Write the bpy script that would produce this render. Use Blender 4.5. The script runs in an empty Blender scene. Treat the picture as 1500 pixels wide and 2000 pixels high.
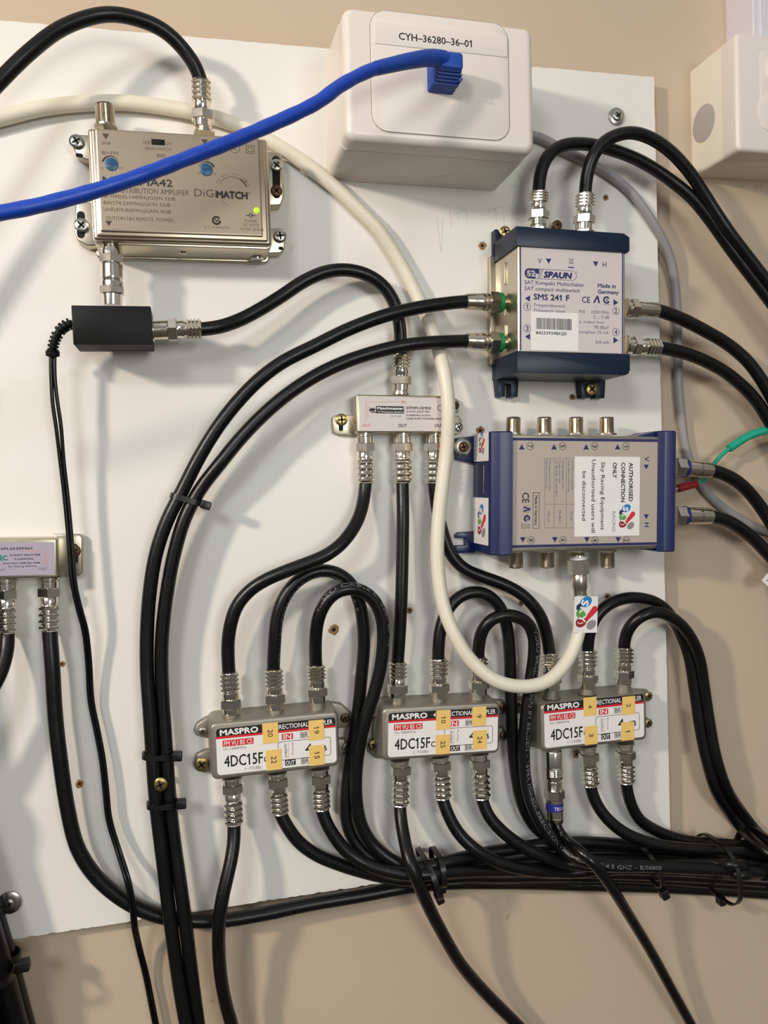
import bpy, math, random
import numpy as np
from mathutils import Matrix, Vector
random.seed(7)
S = 0.001                       # all modelling numbers are millimetres
SC = bpy.context.scene
COL = SC.collection

# ------------------------------------------------------------------ camera
F_PX, DIST = 1570.0, 430.0      # focal length in pixels of a 1500x2000 frame; camera distance to the board (mm)
_H = Vector((6593.0, -319.0, F_PX)); _V = Vector((1280.0, 34194.0, F_PX))
AX = _H.normalized(); AZ = (_V - AX * _V.dot(AX)).normalized() * -1.0; AY = AZ.cross(AX)
RW = Matrix((AX, AY, AZ))       # camera (right, down, forward) -> world
cam_data = bpy.data.cameras.new('camera'); cam = bpy.data.objects.new('camera', cam_data); COL.objects.link(cam)
cr = RW @ Vector((1, 0, 0)); cu = RW @ Vector((0, -1, 0)); cb = RW @ Vector((0, 0, -1))
cm = Matrix((cr, cu, cb)).transposed().to_4x4(); cm.translation = Vector((0, -DIST * S, 0))
cam.matrix_world = cm
cam_data.sensor_fit = 'VERTICAL'; cam_data.sensor_height = 36.0; cam_data.sensor_width = 27.0
cam_data.lens = F_PX / 2000.0 * 36.0; cam_data.clip_start = 0.01; cam_data.clip_end = 20
SC.camera = cam

# ------------------------------------------------------------------ light and exposure
SC.view_settings.view_transform = 'Standard'; SC.view_settings.look = 'None'
SC.view_settings.gamma = 1.0; SC.view_settings.use_curve_mapping = False
SC.view_settings.exposure = 0.36
wd = bpy.data.worlds.new('room_light'); SC.world = wd; wd.use_nodes = True
nt = wd.node_tree; nt.nodes.clear()
wo = nt.nodes.new('ShaderNodeOutputWorld'); wb = nt.nodes.new('ShaderNodeBackground')
tc = nt.nodes.new('ShaderNodeTexCoord'); sp = nt.nodes.new('ShaderNodeSeparateXYZ'); rp = nt.nodes.new('ShaderNodeValToRGB')
mr = nt.nodes.new('ShaderNodeMapRange'); mr.inputs['From Min'].default_value = -1; mr.inputs['From Max'].default_value = 1
nt.links.new(tc.outputs['Generated'], sp.inputs[0]); nt.links.new(sp.outputs['Z'], mr.inputs['Value'])
nt.links.new(mr.outputs[0], rp.inputs[0]); nt.links.new(rp.outputs[0], wb.inputs[0]); nt.links.new(wb.outputs[0], wo.inputs[0])
e = rp.color_ramp.elements; e[0].position = 0.0; e[0].color = (0.09, 0.07, 0.05, 1); e[1].position = 1.0; e[1].color = (0.80, 0.77, 0.74, 1)
for p_, v_ in ((0.40, .16), (0.50, .26), (0.56, .46), (0.64, .26), (0.78, .42)): m_ = rp.color_ramp.elements.new(p_); m_.color = (v_ * 1.04, v_, v_ * .95, 1)
wb.inputs['Strength'].default_value = 0.58

def area(name, loc, target, size, size_y, power, color):
    ld = bpy.data.lights.new(name, 'AREA'); ld.shape = 'RECTANGLE'; ld.size = size; ld.size_y = size_y
    ld.energy = power; ld.color = color
    lo = bpy.data.objects.new(name, ld); COL.objects.link(lo); lo.location = loc
    d = Vector(target) - Vector(loc); lo.rotation_euler = d.to_track_quat('-Z', 'Y').to_euler(); return lo
area('work_lamp', (-0.75, -0.62, 0.35), (0.06, 0, -0.02), 0.07, 0.07, 5.6, (1.0, 0.87, 0.73))
area('window_light', (-0.60, -1.20, 0.56), (0.1, 0, 0), 0.26, 0.26, 4.2, (0.88, 0.93, 1.0))
area('room_window', (0.36, -1.55, 0.16), (0.08, 0, 0.0), 0.40, 0.40, 4.6, (0.95, 1.0, 0.96))

# ------------------------------------------------------------------ helpers
def un(px, py, h=0.0):
    """photo pixel + height above the board face -> board coordinates (mm)"""
    d = RW @ Vector((px - 750.0, py - 1000.0, F_PX)); t = (DIST - h) / d.y
    return (t * d.x, t * d.z)
def lin(c): return tuple((x / 12.92 if x <= 0.04045 else ((x + 0.055) / 1.055) ** 2.4) for x in (v / 255.0 for v in c)) + (1.0,)
_M = {}
def mat(name, rgb, rough=0.5, metal=0.0, bump=0.0, bscale=800.0, var=0.0, coat=0.0, emit=None, spec=0.5, rvar=0.0, aniso=None):
    if name in _M: return _M[name]
    m = bpy.data.materials.new(name); m.use_nodes = True; n = m.node_tree; b = n.nodes['Principled BSDF']
    b.inputs['Base Color'].default_value = lin(rgb); b.inputs['Roughness'].default_value = rough
    b.inputs['Metallic'].default_value = metal; b.inputs['Specular IOR Level'].default_value = spec
    if coat: b.inputs['Coat Weight'].default_value = coat; b.inputs['Coat Roughness'].default_value = 0.3
    t = n.nodes.new('ShaderNodeTexCoord'); z = n.nodes.new('ShaderNodeTexNoise'); z.inputs['Scale'].default_value = bscale
    z.inputs['Detail'].default_value = 4; n.links.new(t.outputs['Object'], z.inputs['Vector'])
    if bump:
        bp = n.nodes.new('ShaderNodeBump'); bp.inputs['Strength'].default_value = bump; bp.inputs['Distance'].default_value = 0.0003
        n.links.new(z.outputs[0], bp.inputs['Height']); n.links.new(bp.outputs[0], b.inputs['Normal'])
    if var or not bump:
        z2 = n.nodes.new('ShaderNodeTexNoise'); z2.inputs['Scale'].default_value = bscale * 0.08; z2.inputs['Detail'].default_value = 5
        n.links.new(t.outputs['Object'], z2.inputs['Vector'])
        mx = n.nodes.new('ShaderNodeMix'); mx.data_type = 'RGBA'
        v = var if var else 0.03
        c = lin(rgb); mx.inputs['A'].default_value = tuple(x * (1 - v) for x in c[:3]) + (1,); mx.inputs['B'].default_value = tuple(min(1, x * (1 + v)) for x in c[:3]) + (1,)
        n.links.new(z2.outputs[0], mx.inputs['Factor']); n.links.new(mx.outputs['Result'], b.inputs['Base Color'])
    if rvar:
        rr = n.nodes.new('ShaderNodeMapRange'); rr.inputs['To Min'].default_value = max(0, rough - rvar); rr.inputs['To Max'].default_value = rough + rvar
        z3 = n.nodes.new('ShaderNodeTexNoise'); z3.inputs['Scale'].default_value = bscale * 0.2
        n.links.new(t.outputs['Object'], z3.inputs['Vector']); n.links.new(z3.outputs[0], rr.inputs['Value']); n.links.new(rr.outputs[0], b.inputs['Roughness'])
    if emit: b.inputs['Emission Color'].default_value = lin(rgb); b.inputs['Emission Strength'].default_value = emit
    _M[name] = m; return m
BOARD = mat('white_melamine', (230, 226, 219), 0.40, bump=0.05, bscale=160, var=0.02, rvar=0.06)
CHIP = mat('chipboard_core', (150, 118, 84), 0.9, bump=0.6, bscale=900, var=0.25)
WALL = mat('beige_wall_paint', (197, 177, 154), 0.75, bump=0.30, bscale=55, var=0.05)
def wall_specks():
    n = WALL.node_tree; b = n.nodes['Principled BSDF']; src = b.inputs['Base Color'].links[0].from_socket
    t = n.nodes.new('ShaderNodeTexCoord'); z = n.nodes.new('ShaderNodeTexNoise'); z.inputs['Scale'].default_value = 260
    vo = n.nodes.new('ShaderNodeTexVoronoi'); vo.inputs['Scale'].default_value = 17; ad = n.nodes.new('ShaderNodeMix'); ad.data_type = 'VECTOR'; ad.inputs['Factor'].default_value = .006
    n.links.new(t.outputs['Object'], z.inputs['Vector']); n.links.new(t.outputs['Object'], ad.inputs[4]); n.links.new(z.outputs['Color'], ad.inputs[5]); n.links.new(ad.outputs[1], vo.inputs['Vector'])
    mr = n.nodes.new('ShaderNodeMapRange'); mr.inputs['From Min'].default_value = .02; mr.inputs['From Max'].default_value = .045; mr.inputs['To Min'].default_value = .35; mr.inputs['To Max'].default_value = 0
    n.links.new(vo.outputs['Distance'], mr.inputs['Value']); mx = n.nodes.new('ShaderNodeMix'); mx.data_type = 'RGBA'; mx.inputs['B'].default_value = lin((110, 92, 76))
    n.links.new(mr.outputs[0], mx.inputs['Factor']); n.links.new(src, mx.inputs['A']); n.links.new(mx.outputs['Result'], b.inputs['Base Color'])
wall_specks()
BLK = mat('black_rubber_jacket', (11, 11, 12), 0.34, bump=0.22, bscale=620, var=0.1, spec=0.38, rvar=0.06)
BLKG = mat('glossy_black_jacket', (10, 10, 12), 0.24, bump=0.05, bscale=300, spec=0.45)
BLKP = mat('black_plastic', (10, 11, 11), 0.5, bump=0.1, bscale=1500, spec=0.22)
TIEM = mat('black_nylon', (14, 14, 14), 0.35)
CREAM = mat('cream_jacket', (226, 219, 200), 0.38, bump=0.05, bscale=300, var=0.03)
GREYJ = mat('grey_jacket', (150, 146, 148), 0.45, bump=0.05, bscale=300)
BLUEJ = mat('blue_jacket', (16, 66, 176), 0.38, bump=0.25, bscale=160, var=0.06)
BLUEB = mat('blue_boot', (10, 66, 160), 0.5, bump=0.05)
GREENJ = mat('green_jacket', (22, 160, 130), 0.3)
RED = mat('red_ferrule', (140, 22, 32), 0.45)
NICK = mat('nickel_plating', (214, 205, 190), 0.2, 1.0, bump=0.03, bscale=600, rvar=0.08)
NICKB = mat('bright_nickel', (232, 226, 214), 0.13, 1.0, rvar=0.05, bscale=500)
SATIN = mat('satin_nickel_case', (186, 170, 150), 0.34, 1.0, bump=0.02, bscale=400, rvar=0.05)
SATF = mat('brushed_nickel_face', (160, 144, 126), 0.42, 1.0, bump=0.02, bscale=900, rvar=0.04)
ZINC = mat('grey_diecast_zinc', (158, 152, 140), 0.45, 0.75, bump=0.15, bscale=900, rvar=0.05)
TIN = mat('tinned_steel', (196, 186, 166), 0.3, 1.0, bump=0.03, bscale=400, rvar=0.08)
BRASS = mat('brass_screw_metal', (176, 156, 98), 0.36, 1.0, bump=0.1, bscale=900)
STEEL = mat('zinc_screw_metal', (190, 188, 180), 0.28, 1.0, bump=0.05)
RUST = mat('tarnished_copper', (104, 80, 58), 0.45, 0.8, bump=0.4, bscale=900, var=0.2)
DARK = mat('dark_recess', (16, 13, 10), 0.8)
TEALC = mat('dark_teal_plastic', (6, 28, 50), 0.38, bump=0.03, spec=0.4)
NAVYC = mat('navy_blue_plastic', (4, 24, 78), 0.36, bump=0.03, coat=0.12)
PALE = mat('silver_label', (206, 196, 194), 0.42, 0.0, var=0.01)
PALE2 = mat('warm_grey_label', (178, 166, 154), 0.38, 0.0, var=0.01)
PAPER = mat('white_paper', (232, 228, 226), 0.55, var=0.01)
HOLO = mat('iridescent_label', (186, 176, 192), 0.3, 0.3, var=0.06, bscale=500)
YEL = mat('yellow_sticker', (236, 196, 112), 0.6, var=0.02)
WPL = mat('white_plastic', (226, 217, 208), 0.34, bump=0.02, bscale=300)
WPL2 = mat('aged_white_plastic', (232, 225, 208), 0.36, bump=0.02, bscale=300)
GPL = mat('grey_plug', (176, 172, 168), 0.5)
TRUNK = mat('trunking_plastic', (214, 210, 218), 0.4)
K_INK = mat('black_ink', (22, 20, 20), 0.5); N_INK = mat('navy_ink', (32, 30, 92), 0.5); G_INK = mat('grey_ink', (110, 104, 104), 0.5)
S_INK = mat('slate_ink', (74, 72, 110), 0.5); R_INK = mat('red_ink', (204, 34, 44), 0.5); P_INK = mat('pink_ink', (204, 130, 130), 0.5)
B_INK = mat('brown_ink', (66, 50, 38), 0.5); BL_INK = mat('azure_ink', (24, 124, 190), 0.5); GR_INK = mat('green_ink', (90, 160, 70), 0.5)
DR_INK = mat('dark_red_ink', (150, 20, 30), 0.5); SI_INK = mat('silver_ink', (140, 140, 140), 0.4); W_INK = mat('white_ink', (235, 232, 230), 0.5)
TE_INK = mat('teal_ink', (30, 120, 100), 0.5); JPRT = mat('jacket_print', (118, 118, 122), 0.5); PENCIL = mat('pencil_line', (192, 187, 186), 0.7)
DIAL = mat('blue_dial', (22, 80, 118), 0.35); LED = mat('green_led', (120, 230, 20), 0.3, emit=2.2)
GRNR = mat('green_ring', (0, 120, 60), 0.4); BLUR = mat('blue_ring', (20, 50, 130), 0.35); BLUR2 = mat('blue_band', (36, 36, 130), 0.4)

FR = Matrix(((1, 0, 0), (0, 0, -1), (0, 1, 0)))    # board frame (right, up, towards viewer) -> world
def empty(name, label, cat, O=(0, 0, 0), ang=0.0, group=None):
    o = bpy.data.objects.new(name, None); COL.objects.link(o); o.empty_display_size = 0.01
    m = (FR @ Matrix.Rotation(ang, 3, 'Z')).to_4x4(); m.translation = FR @ (Vector(O) * S); o.matrix_world = m
    o['label'] = label; o['category'] = cat
    if group: o['group'] = group
    return o
def inset(poly, d):
    n = len(poly); out = []
    for i in range(n):
        p0 = Vector(poly[i - 1]); p1 = Vector(poly[i]); p2 = Vector(poly[(i + 1) % n])
        a = (p1 - p0).normalized(); b = (p2 - p1).normalized(); na = Vector((-a.y, a.x)); nb = Vector((-b.y, b.x))
        m = na + nb; l = m.length
        if l < 1e-6: out.append(tuple(p1 + na * d)); continue
        m /= l; k = max(0.35, m.dot(na)); out.append(tuple(p1 + m * (d / k)))
    return out
def rrect(x0, y0, x1, y1, r=0.5, n=4):
    r = min(r, (x1 - x0) / 2 - 1e-4, (y1 - y0) / 2 - 1e-4); p = []
    for cx, cy, a0 in ((x1 - r, y0 + r, -90), (x1 - r, y1 - r, 0), (x0 + r, y1 - r, 90), (x0 + r, y0 + r, 180)):
        for k in range(n + 1):
            a = math.radians(a0 + 90.0 * k / n); p.append((cx + r * math.cos(a), cy + r * math.sin(a)))
    return p
def circ(cx, cy, r, n=28, a0=0): return [(cx + r * math.cos(2 * math.pi * k / n + a0), cy + r * math.sin(2 * math.pi * k / n + a0)) for k in range(n)]
_T = {}; _R = {}
def rawglyph(s):
    if s in _R: return _R[s]
    c = bpy.data.curves.new('t', 'FONT'); c.body = s; c.size = 1.0; c.resolution_u = 2; c.fill_mode = 'FRONT'
    o = bpy.data.objects.new('t', c); COL.objects.link(o); dg = bpy.context.evaluated_depsgraph_get()
    me = bpy.data.meshes.new_from_object(o.evaluated_get(dg)); vs = [(v.co.x, v.co.y) for v in me.vertices]; fs = [tuple(p.vertices) for p in me.polygons]
    bpy.data.objects.remove(o); bpy.data.curves.remove(c); bpy.data.meshes.remove(me)
    _R[s] = (vs, fs); return _R[s]
def glyphs(s):
    if s in _T: return _T[s]
    vs, fs = rawglyph(s); vs = list(vs); fs = list(fs)
    if '1' in s and s != '1':      # the built-in face draws 1 as a bare stem: add the flag
        for i, ch in enumerate(s):
            if ch != '1': continue
            vs1, _ = rawglyph(s[:i + 1]); xr = max(x for x, y in vs1); w1 = ONEW(); xl = xr - w1; top = max(y for x, y in rawglyph('1')[0]); b = len(vs)
            vs += [(xl + .01, top), (xl - .13, top - .13), (xl - .13, top - .225), (xl + .01, top - .13)]; fs.append((b, b + 1, b + 2, b + 3))
    elif s == '1':
        x0 = min(x for x, y in vs); top = max(y for x, y in vs); b = len(vs); vs += [(x0 + .01, top), (x0 - .13, top - .13), (x0 - .13, top - .225), (x0 + .01, top - .13)]; fs.append((b, b + 1, b + 2, b + 3))
    _T[s] = (vs, fs); return _T[s]
def ONEW():
    v = rawglyph('1')[0]; return max(x for x, y in v) - min(x for x, y in v)
def capheight():
    return max(y for x, y in glyphs('H')[0])
def boldify(vs, fs, off, sx, sy):
    """copies shifted sideways thicken the strokes"""
    V = []; Fc = []
    for dx, dy in ((-off, 0), (off, 0), (0, off), (0, -off)):
        b = len(V); V += [(x * sx + dx, y * sy + dy) for x, y in vs]; Fc += [tuple(i + b for i in f) for f in fs]
    return V, Fc
class MB:
    def __init__(s): s.v = []; s.f = []; s.m = []; s.mats = []; s.M = Matrix.Identity(4)
    def mi(s, m):
        if m not in s.mats: s.mats.append(m)
        return s.mats.index(m)
    def add(s, vs, fs, m):
        b = len(s.v); s.v += [s.M @ Vector(v) for v in vs]; k = s.mi(m)
        for f in fs: s.f.append(tuple(i + b for i in f)); s.m.append(k)
    def layers(s, rings, m, cap0=True, cap1=True):
        n = len(rings[0]); vs = [p for r in rings for p in r]; fs = []
        for j in range(len(rings) - 1):
            for i in range(n):
                a = j * n + i; b = j * n + (i + 1) % n; fs.append((a, b, b + n, a + n))
        if cap0: fs.append(tuple(range(n - 1, -1, -1)))
        if cap1: fs.append(tuple(range((len(rings) - 1) * n, len(rings) * n)))
        s.add(vs, fs, m)
    def prism(s, poly, w0, w1, m, bev=0.3, seg=3, taper=0.0):
        rings = [[(x, y, w0) for x, y in poly]]
        base = inset(poly, taper) if taper else poly
        if bev <= 0: rings.append([(x, y, w1) for x, y in base])
        else:
            for k in range(seg + 1):
                a = math.pi / 2 * k / seg; q = inset(base, bev * (1 - math.cos(a)))
                rings.append([(x, y, w1 - bev + bev * math.sin(a)) for x, y in q])
        s.layers(rings, m)
    def box(s, x0, y0, x1, y1, w0, w1, m, r=0.4, bev=0.3): s.prism(rrect(x0, y0, x1, y1, r, 3), w0, w1, m, bev)
    def flat(s, poly, w, m): s.add([(x, y, w) for x, y in poly], [tuple(range(len(poly)))], m)
    def ringf(s, cx, cy, r0, r1, w, m, a0=0, a1=360, n=32, sy=1.0):
        vs = []; fs = []; full = abs(a1 - a0) >= 360
        for k in range(n + 1):
            a = math.radians(a0 + (a1 - a0) * k / n); vs += [(cx + r0 * math.cos(a), cy + r0 * math.sin(a) * sy, w), (cx + r1 * math.cos(a), cy + r1 * math.sin(a) * sy, w)]
        for k in range(n): fs.append((2 * k, 2 * k + 1, 2 * k + 3, 2 * k + 2))
        s.add(vs, fs, m)
    def line(s, pts, t, w, m):
        for (x0, y0), (x1, y1) in zip(pts, pts[1:]):
            d = Vector((x1 - x0, y1 - y0)); l = d.length
            if l < 1e-6: continue
            d /= l; n = Vector((-d.y, d.x)) * t / 2; e = d * t * 0.3
            s.flat([(x0 - n.x - e.x, y0 - n.y - e.y), (x1 - n.x + e.x, y1 - n.y + e.y), (x1 + n.x + e.x, y1 + n.y + e.y), (x0 + n.x - e.x, y0 + n.y - e.y)], w, m)
    def frame(s, x0, y0, x1, y1, t, w, m, r=0.0):
        o = rrect(x0, y0, x1, y1, max(r, 0.02), 4); i = inset(o, t); n = len(o)
        s.add([(x, y, w) for x, y in o] + [(x, y, w) for x, y in i], [(k, (k + 1) % n, n + (k + 1) % n, n + k) for k in range(n)], m)
    def lathe(s, p0, d, prof, m, seg=24, cap=True):
        """prof: (t, radius[, hex]); hex entries become hexagonal cross-sections"""
        d = Vector(d).normalized(); p0 = Vector(p0); a = Vector((0, 0, 1)) if abs(d.z) < 0.9 else Vector((1, 0, 0))
        u = d.cross(a).normalized(); v = d.cross(u).normalized(); rings = []
        for q in prof:
            t, r = q[0], q[1]; hx = q[2] if len(q) > 2 else 0; ring = []
            for k in range(seg):
                an = 2 * math.pi * k / seg; rr = r
                if hx:
                    am = ((math.degrees(an) + 30) % 60) - 30; hr = r / math.cos(math.radians(am)); rr = r * (1 - hx) + hr * hx
                ring.append(tuple(p0 + d * t + (u * math.cos(an) + v * math.sin(an)) * rr))
            rings.append(ring)
        # orientation: u x v relative to d
        if u.cross(v).dot(d) < 0: rings = [list(reversed(r)) for r in rings]
        s.layers(rings, m, cap, cap)
    def tube(s, pts, r, m, seg=16, cap=True):
        fr = frames(pts); rings = []
        for k, (p, t, n, b) in enumerate(fr):
            rr = r(k / (len(fr) - 1)) if callable(r) else r
            rings.append([tuple(p + (n * math.cos(2 * math.pi * i / seg) + b * math.sin(2 * math.pi * i / seg)) * rr) for i in range(seg)])
        s.layers(rings, m, cap, cap)
    def text(s, txt, cx, cy, W, Hc, w, m, ang=0.0, bold=0.0, shear=0.0):
        """fit a line of text: width W, cap height Hc, centred on (cx, cy), rotated by ang"""
        vs, fs = glyphs(txt)
        if not vs: return
        x0 = min(x for x, y in vs); x1 = max(x for x, y in vs); ch = capheight(); sx = W / max(1e-6, x1 - x0); sy = Hc / ch
        if bold: V, Fc = boldify([(x - (x0 + x1) / 2, y - ch / 2) for x, y in vs], fs, bold, sx, sy)
        else: V = [((x - (x0 + x1) / 2) * sx, (y - ch / 2) * sy) for x, y in vs]; Fc = fs
        ca, sa = math.cos(ang), math.sin(ang); out = []
        q4 = max(1, len(V) // 4) if bold else len(V) + 1
        for i_, (x, y) in enumerate(V):
            x += shear * y; out.append((cx + x * ca - y * sa, cy + x * sa + y * ca, w + .013 * (i_ // q4)))
        s.add(out, Fc, m)
    def build(s, name, parent, O=(0, 0, 0), smooth=True, ang=35):
        me = bpy.data.meshes.new(name); O = Vector(O)
        me.from_pydata([tuple((v - O) * S) for v in s.v], [], s.f)
        for m in s.mats: me.materials.append(m)
        me.polygons.foreach_set('material_index', s.m)
        if smooth:
            me.shade_smooth(); me.set_sharp_from_angle(angle=math.radians(ang))
        me.update(); o = bpy.data.objects.new(name, me); COL.objects.link(o)
        if parent: o.parent = parent
        return o
def frames(pts):
    pts = [Vector(p) for p in pts]; out = []; n = None; N = len(pts)
    for i, p in enumerate(pts):
        t = (pts[min(i + 1, N - 1)] - pts[max(i - 1, 0)]).normalized()
        if n is None:
            a = Vector((0, 0, 1)) if abs(t.z) < 0.9 else Vector((1, 0, 0)); n = (a - t * a.dot(t)).normalized()
        else: n = (n - t * n.dot(t)).normalized()
        out.append((p, t, n, t.cross(n)))
    return out
def spline(P, step=1.5):
    P = [Vector(p) for p in P]; Q = [P[0] * 2 - P[1]] + P + [P[-1] * 2 - P[-2]]; out = []
    for i in range(1, len(Q) - 2):
        p0, p1, p2, p3 = Q[i - 1:i + 3]
        t1 = max(1e-3, (p1 - p0).length ** .5); t2 = max(1e-3, (p2 - p1).length ** .5); t3 = max(1e-3, (p3 - p2).length ** .5)
        m1 = (p1 - p0) / t1 - (p2 - p0) / (t1 + t2) + (p2 - p1) / t2; m2 = (p2 - p1) / t2 - (p3 - p1) / (t2 + t3) + (p3 - p2) / t3
        m1 *= t2; m2 *= t2; n = max(2, int((p2 - p1).length / step))
        for k in range(n):
            u = k / n; out.append((2 * u**3 - 3 * u**2 + 1) * p1 + (u**3 - 2 * u**2 + u) * m1 + (-2 * u**3 + 3 * u**2) * p2 + (u**3 - u**2) * m2)
    out.append(P[-1])
    for _ in range(3):   # relax little kinks
        out = [out[0]] + [out[i - 1] * .25 + out[i] * .5 + out[i + 1] * .25 for i in range(1, len(out) - 1)] + [out[-1]]
    return out
def path(pts):
    """(px, py[, h]) list -> 3-D points; missing heights are interpolated along the way"""
    n = len(pts); hs = [p[2] if len(p) > 2 else None for p in pts]
    L = [0]
    for a, b in zip(pts, pts[1:]): L.append(L[-1] + math.hypot(b[0] - a[0], b[1] - a[1]))
    kn = [i for i in range(n) if hs[i] is not None]
    for i in range(n):
        if hs[i] is None:
            a = max([k for k in kn if k < i], default=None); b = min([k for k in kn if k > i], default=None)
            if a is None: hs[i] = hs[b]
            elif b is None: hs[i] = hs[a]
            else:
                u = (L[i] - L[a]) / (L[b] - L[a]); u = u * u * (3 - 2 * u); hs[i] = hs[a] + (hs[b] - hs[a]) * u
    return [Vector(un(p[0], p[1], h) + (h,)) for p, h in zip(pts, hs)]

# ------------------------------------------------------------------ coax connectors
def connector(parent, O, A, B, kind='crimp', label=None):
    """A: end at the socket, B: end where the cable enters"""
    A = Vector(A); B = Vector(B); d = (B - A); L = d.length; d.normalize(); mb = MB()
    nut = MB(); Ln = 9.0
    if kind == 'crimp':
        nut.lathe(A, d, [(0, 3.9), (0, 4.35), (.3, 4.6), (3.4, 4.6), (3.5, 4.75, 1), (3.8, 5.05, 1), (7.6, 5.05, 1), (7.9, 4.75, 1), (8, 4.2), (8.2, 4.2)], NICKB, 36)
        pr = [(7.6, 3.9), (8.3, 4.35), (11.2, 4.35), (11.6, 3.9), (12.2, 3.95)]; t = 12.4; k = 0; n = 4; step = (L - t) / n
        for i in range(n):
            pr += [(t + .02, 4.0, .6), (t + step * .25, 4.75, .8), (t + step * .55, 4.75, .8), (t + step * .85, 4.0, .6)]; t += step
        pr += [(L, 4.3, .5), (L, 3.2)]
        mb.lathe(A, d, pr, NICKB, 36)
    elif kind == 'short':
        nut.lathe(A, d, [(0, 3.9), (0, 4.4), (2, 4.5), (2.1, 4.75, 1), (2.4, 5.05, 1), (6.4, 5.05, 1), (6.7, 4.7, 1), (6.8, 4.2)], NICKB, 36)
        pr = [(6.4, 3.9), (6.9, 4.3), (9.4, 4.3), (10, 3.9)]; t = 10.2; step = (L - t) / 4
        for i in range(4): pr += [(t + .02, 3.9, .6), (t + step * .25, 4.6, .8), (t + step * .55, 4.6, .8), (t + step * .85, 3.9, .6)]; t += step
        pr += [(L, 4.1, .5), (L, 3.2)]; mb.lathe(A, d, pr, NICKB, 36)
    elif kind in ('green', 'bluering'):
        nl = L * (.30 if kind == 'green' else .22); rg = GRNR if kind == 'green' else BLUR
        a0 = 0 if kind == 'bluering' else L * .04
        nut.lathe(A, d, [(a0, 3.8), (a0, 4.8, 1), (a0 + .3, 5.1, 1), (nl, 5.1, 1), (nl + .2, 4.8, 1), (nl + .3, 4.2)], NICK, 36)
        if kind == 'green': mb.lathe(A, d, [(-1.6, 4.2), (-1.6, 5.3), (.8, 5.3), (.8, 4.2)], rg, 32)
        else: mb.lathe(A, d, [(nl, 4.6), (nl, 5.5), (nl + 1.8, 5.5), (nl + 1.8, 4.6)], rg, 32)
        s0 = nl + (.2 if kind == 'green' else 1.8)
        if kind == 'green': mb.lathe(A, d, [(s0, 4.0), (s0 + .2, 4.7), (s0 + 2, 4.9), (s0 + 2.4, 4.4), (s0 + 4, 4.8), (s0 + 5, 4.6), (L - 5, 4.5), (L - .5, 4.2), (L, 4.0), (L, 3.2)], NICK, 32)
        else: mb.lathe(A, d, [(s0, 4.0), (s0, 4.9), (s0 + .4, 5.0), (L - 1.2, 5.0), (L - .3, 4.7), (L, 4.2), (L, 3.2)], NICK, 32)
        if kind == 'bluering':
            c = A + d * (L * .64); mb.M = Matrix.Translation(c) @ Matrix.Rotation(math.atan2(d.y, d.x) - math.pi / 2 - math.pi / 2 + math.pi / 2, 4, 'Z')
            vs, fs = glyphs('NGS' if A.y > -10 else 'ISI'); x0 = min(x for x, y in vs); x1 = max(x for x, y in vs); sx = 7.0 / (x1 - x0); out = []
            for x, y in vs:
                X = -(x - (x0 + x1) / 2) * sx * -1; Y = (y - .36) * 3.6; th = X / 5.05; out.append((5.05 * math.sin(th), Y, 5.05 * math.cos(th)))
            mb.add(out, fs, B_INK); mb.M = Matrix.Identity(4)
    elif kind == 'plain':
        nl = L * .3
        nut.lathe(A, d, [(0, 3.9), (0, 4.3), (1.8, 4.5), (2.0, 4.8, 1), (2.2, 5.05, 1), (nl, 5.05, 1), (nl + .2, 4.7, 1), (nl + .3, 4.2)], NICK, 36)
        mb.lathe(A, d, [(nl, 4.0), (nl + .2, 4.6), (nl + 3, 4.6), (nl + 3.4, 4.2), (L * .7, 4.4), (L - .4, 4.2), (L, 4.0), (L, 3.2)], NICK, 32)
    elif kind == 'quick':
        # knurled push-on adapter, then a compression plug with a blue band
        mb.lathe(A, d, [(0, 3.6), (0, 4.9), (.5, 5.1), (L * .22, 5.0), (L * .23, 5.35)] + [(L * .24 + i * .55, 5.35 + (.18 if i % 2 else 0)) for i in range(9)] + [(L * .38, 5.2), (L * .385, 4.2), (L * .42, 4.1)], NICKB, 32)
        nut.lathe(A, d, [(L * .42, 3.8), (L * .42, 4.6), (L * .54, 4.7), (L * .545, 4.8, 1), (L * .55, 5.1, 1), (L * .66, 5.1, 1), (L * .665, 4.7, 1), (L * .67, 4.2)], NICK, 36)
        mb.lathe(A, d, [(L * .665, 4.0), (L * .67, 5.0), (L * .715, 5.0)], NICK, 32)
        mb.lathe(A, d, [(L * .715, 4.6), (L * .715, 5.05), (L * .82, 5.05), (L * .82, 4.6)], BLUR2, 32)
        mb.lathe(A, d, [(L * .82, 4.6), (L * .82, 5.0), (L * .90, 5.0), (L * .905, 4.8), (L * .92, 4.8), (L * .925, 5.0), (L * .98, 4.9), (L, 4.4), (L, 3.2)], NICK, 32)
        c = A + d * (L * .768); mb.M = Matrix.Translation(c) @ Matrix.Rotation(math.atan2(d.y, d.x) + math.pi / 2, 4, 'Z')
        vs, fs = glyphs('TRS-6'); x0 = min(x for x, y in vs); x1 = max(x for x, y in vs); sx = 6.2 / (x1 - x0); out = []
        for x, y in vs:
            X = (x - (x0 + x1) / 2) * sx + .6; Y = (y - .36) * 2.9; th = X / 5.1; out.append((5.1 * math.sin(th), Y, 5.1 * math.cos(th)))
        mb.add(out, fs, W_INK); mb.M = Matrix.Identity(4)
    elif kind == 'sky':
        nut.lathe(A, d, [(0, 3.8), (0, 4.6), (.4, 4.7), (2.4, 4.7), (2.6, 4.9, 1), (2.9, 5.15, 1), (L * .42, 5.15, 1), (L * .43, 4.8, 1), (L * .44, 4.2)], NICKB, 36)
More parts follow.
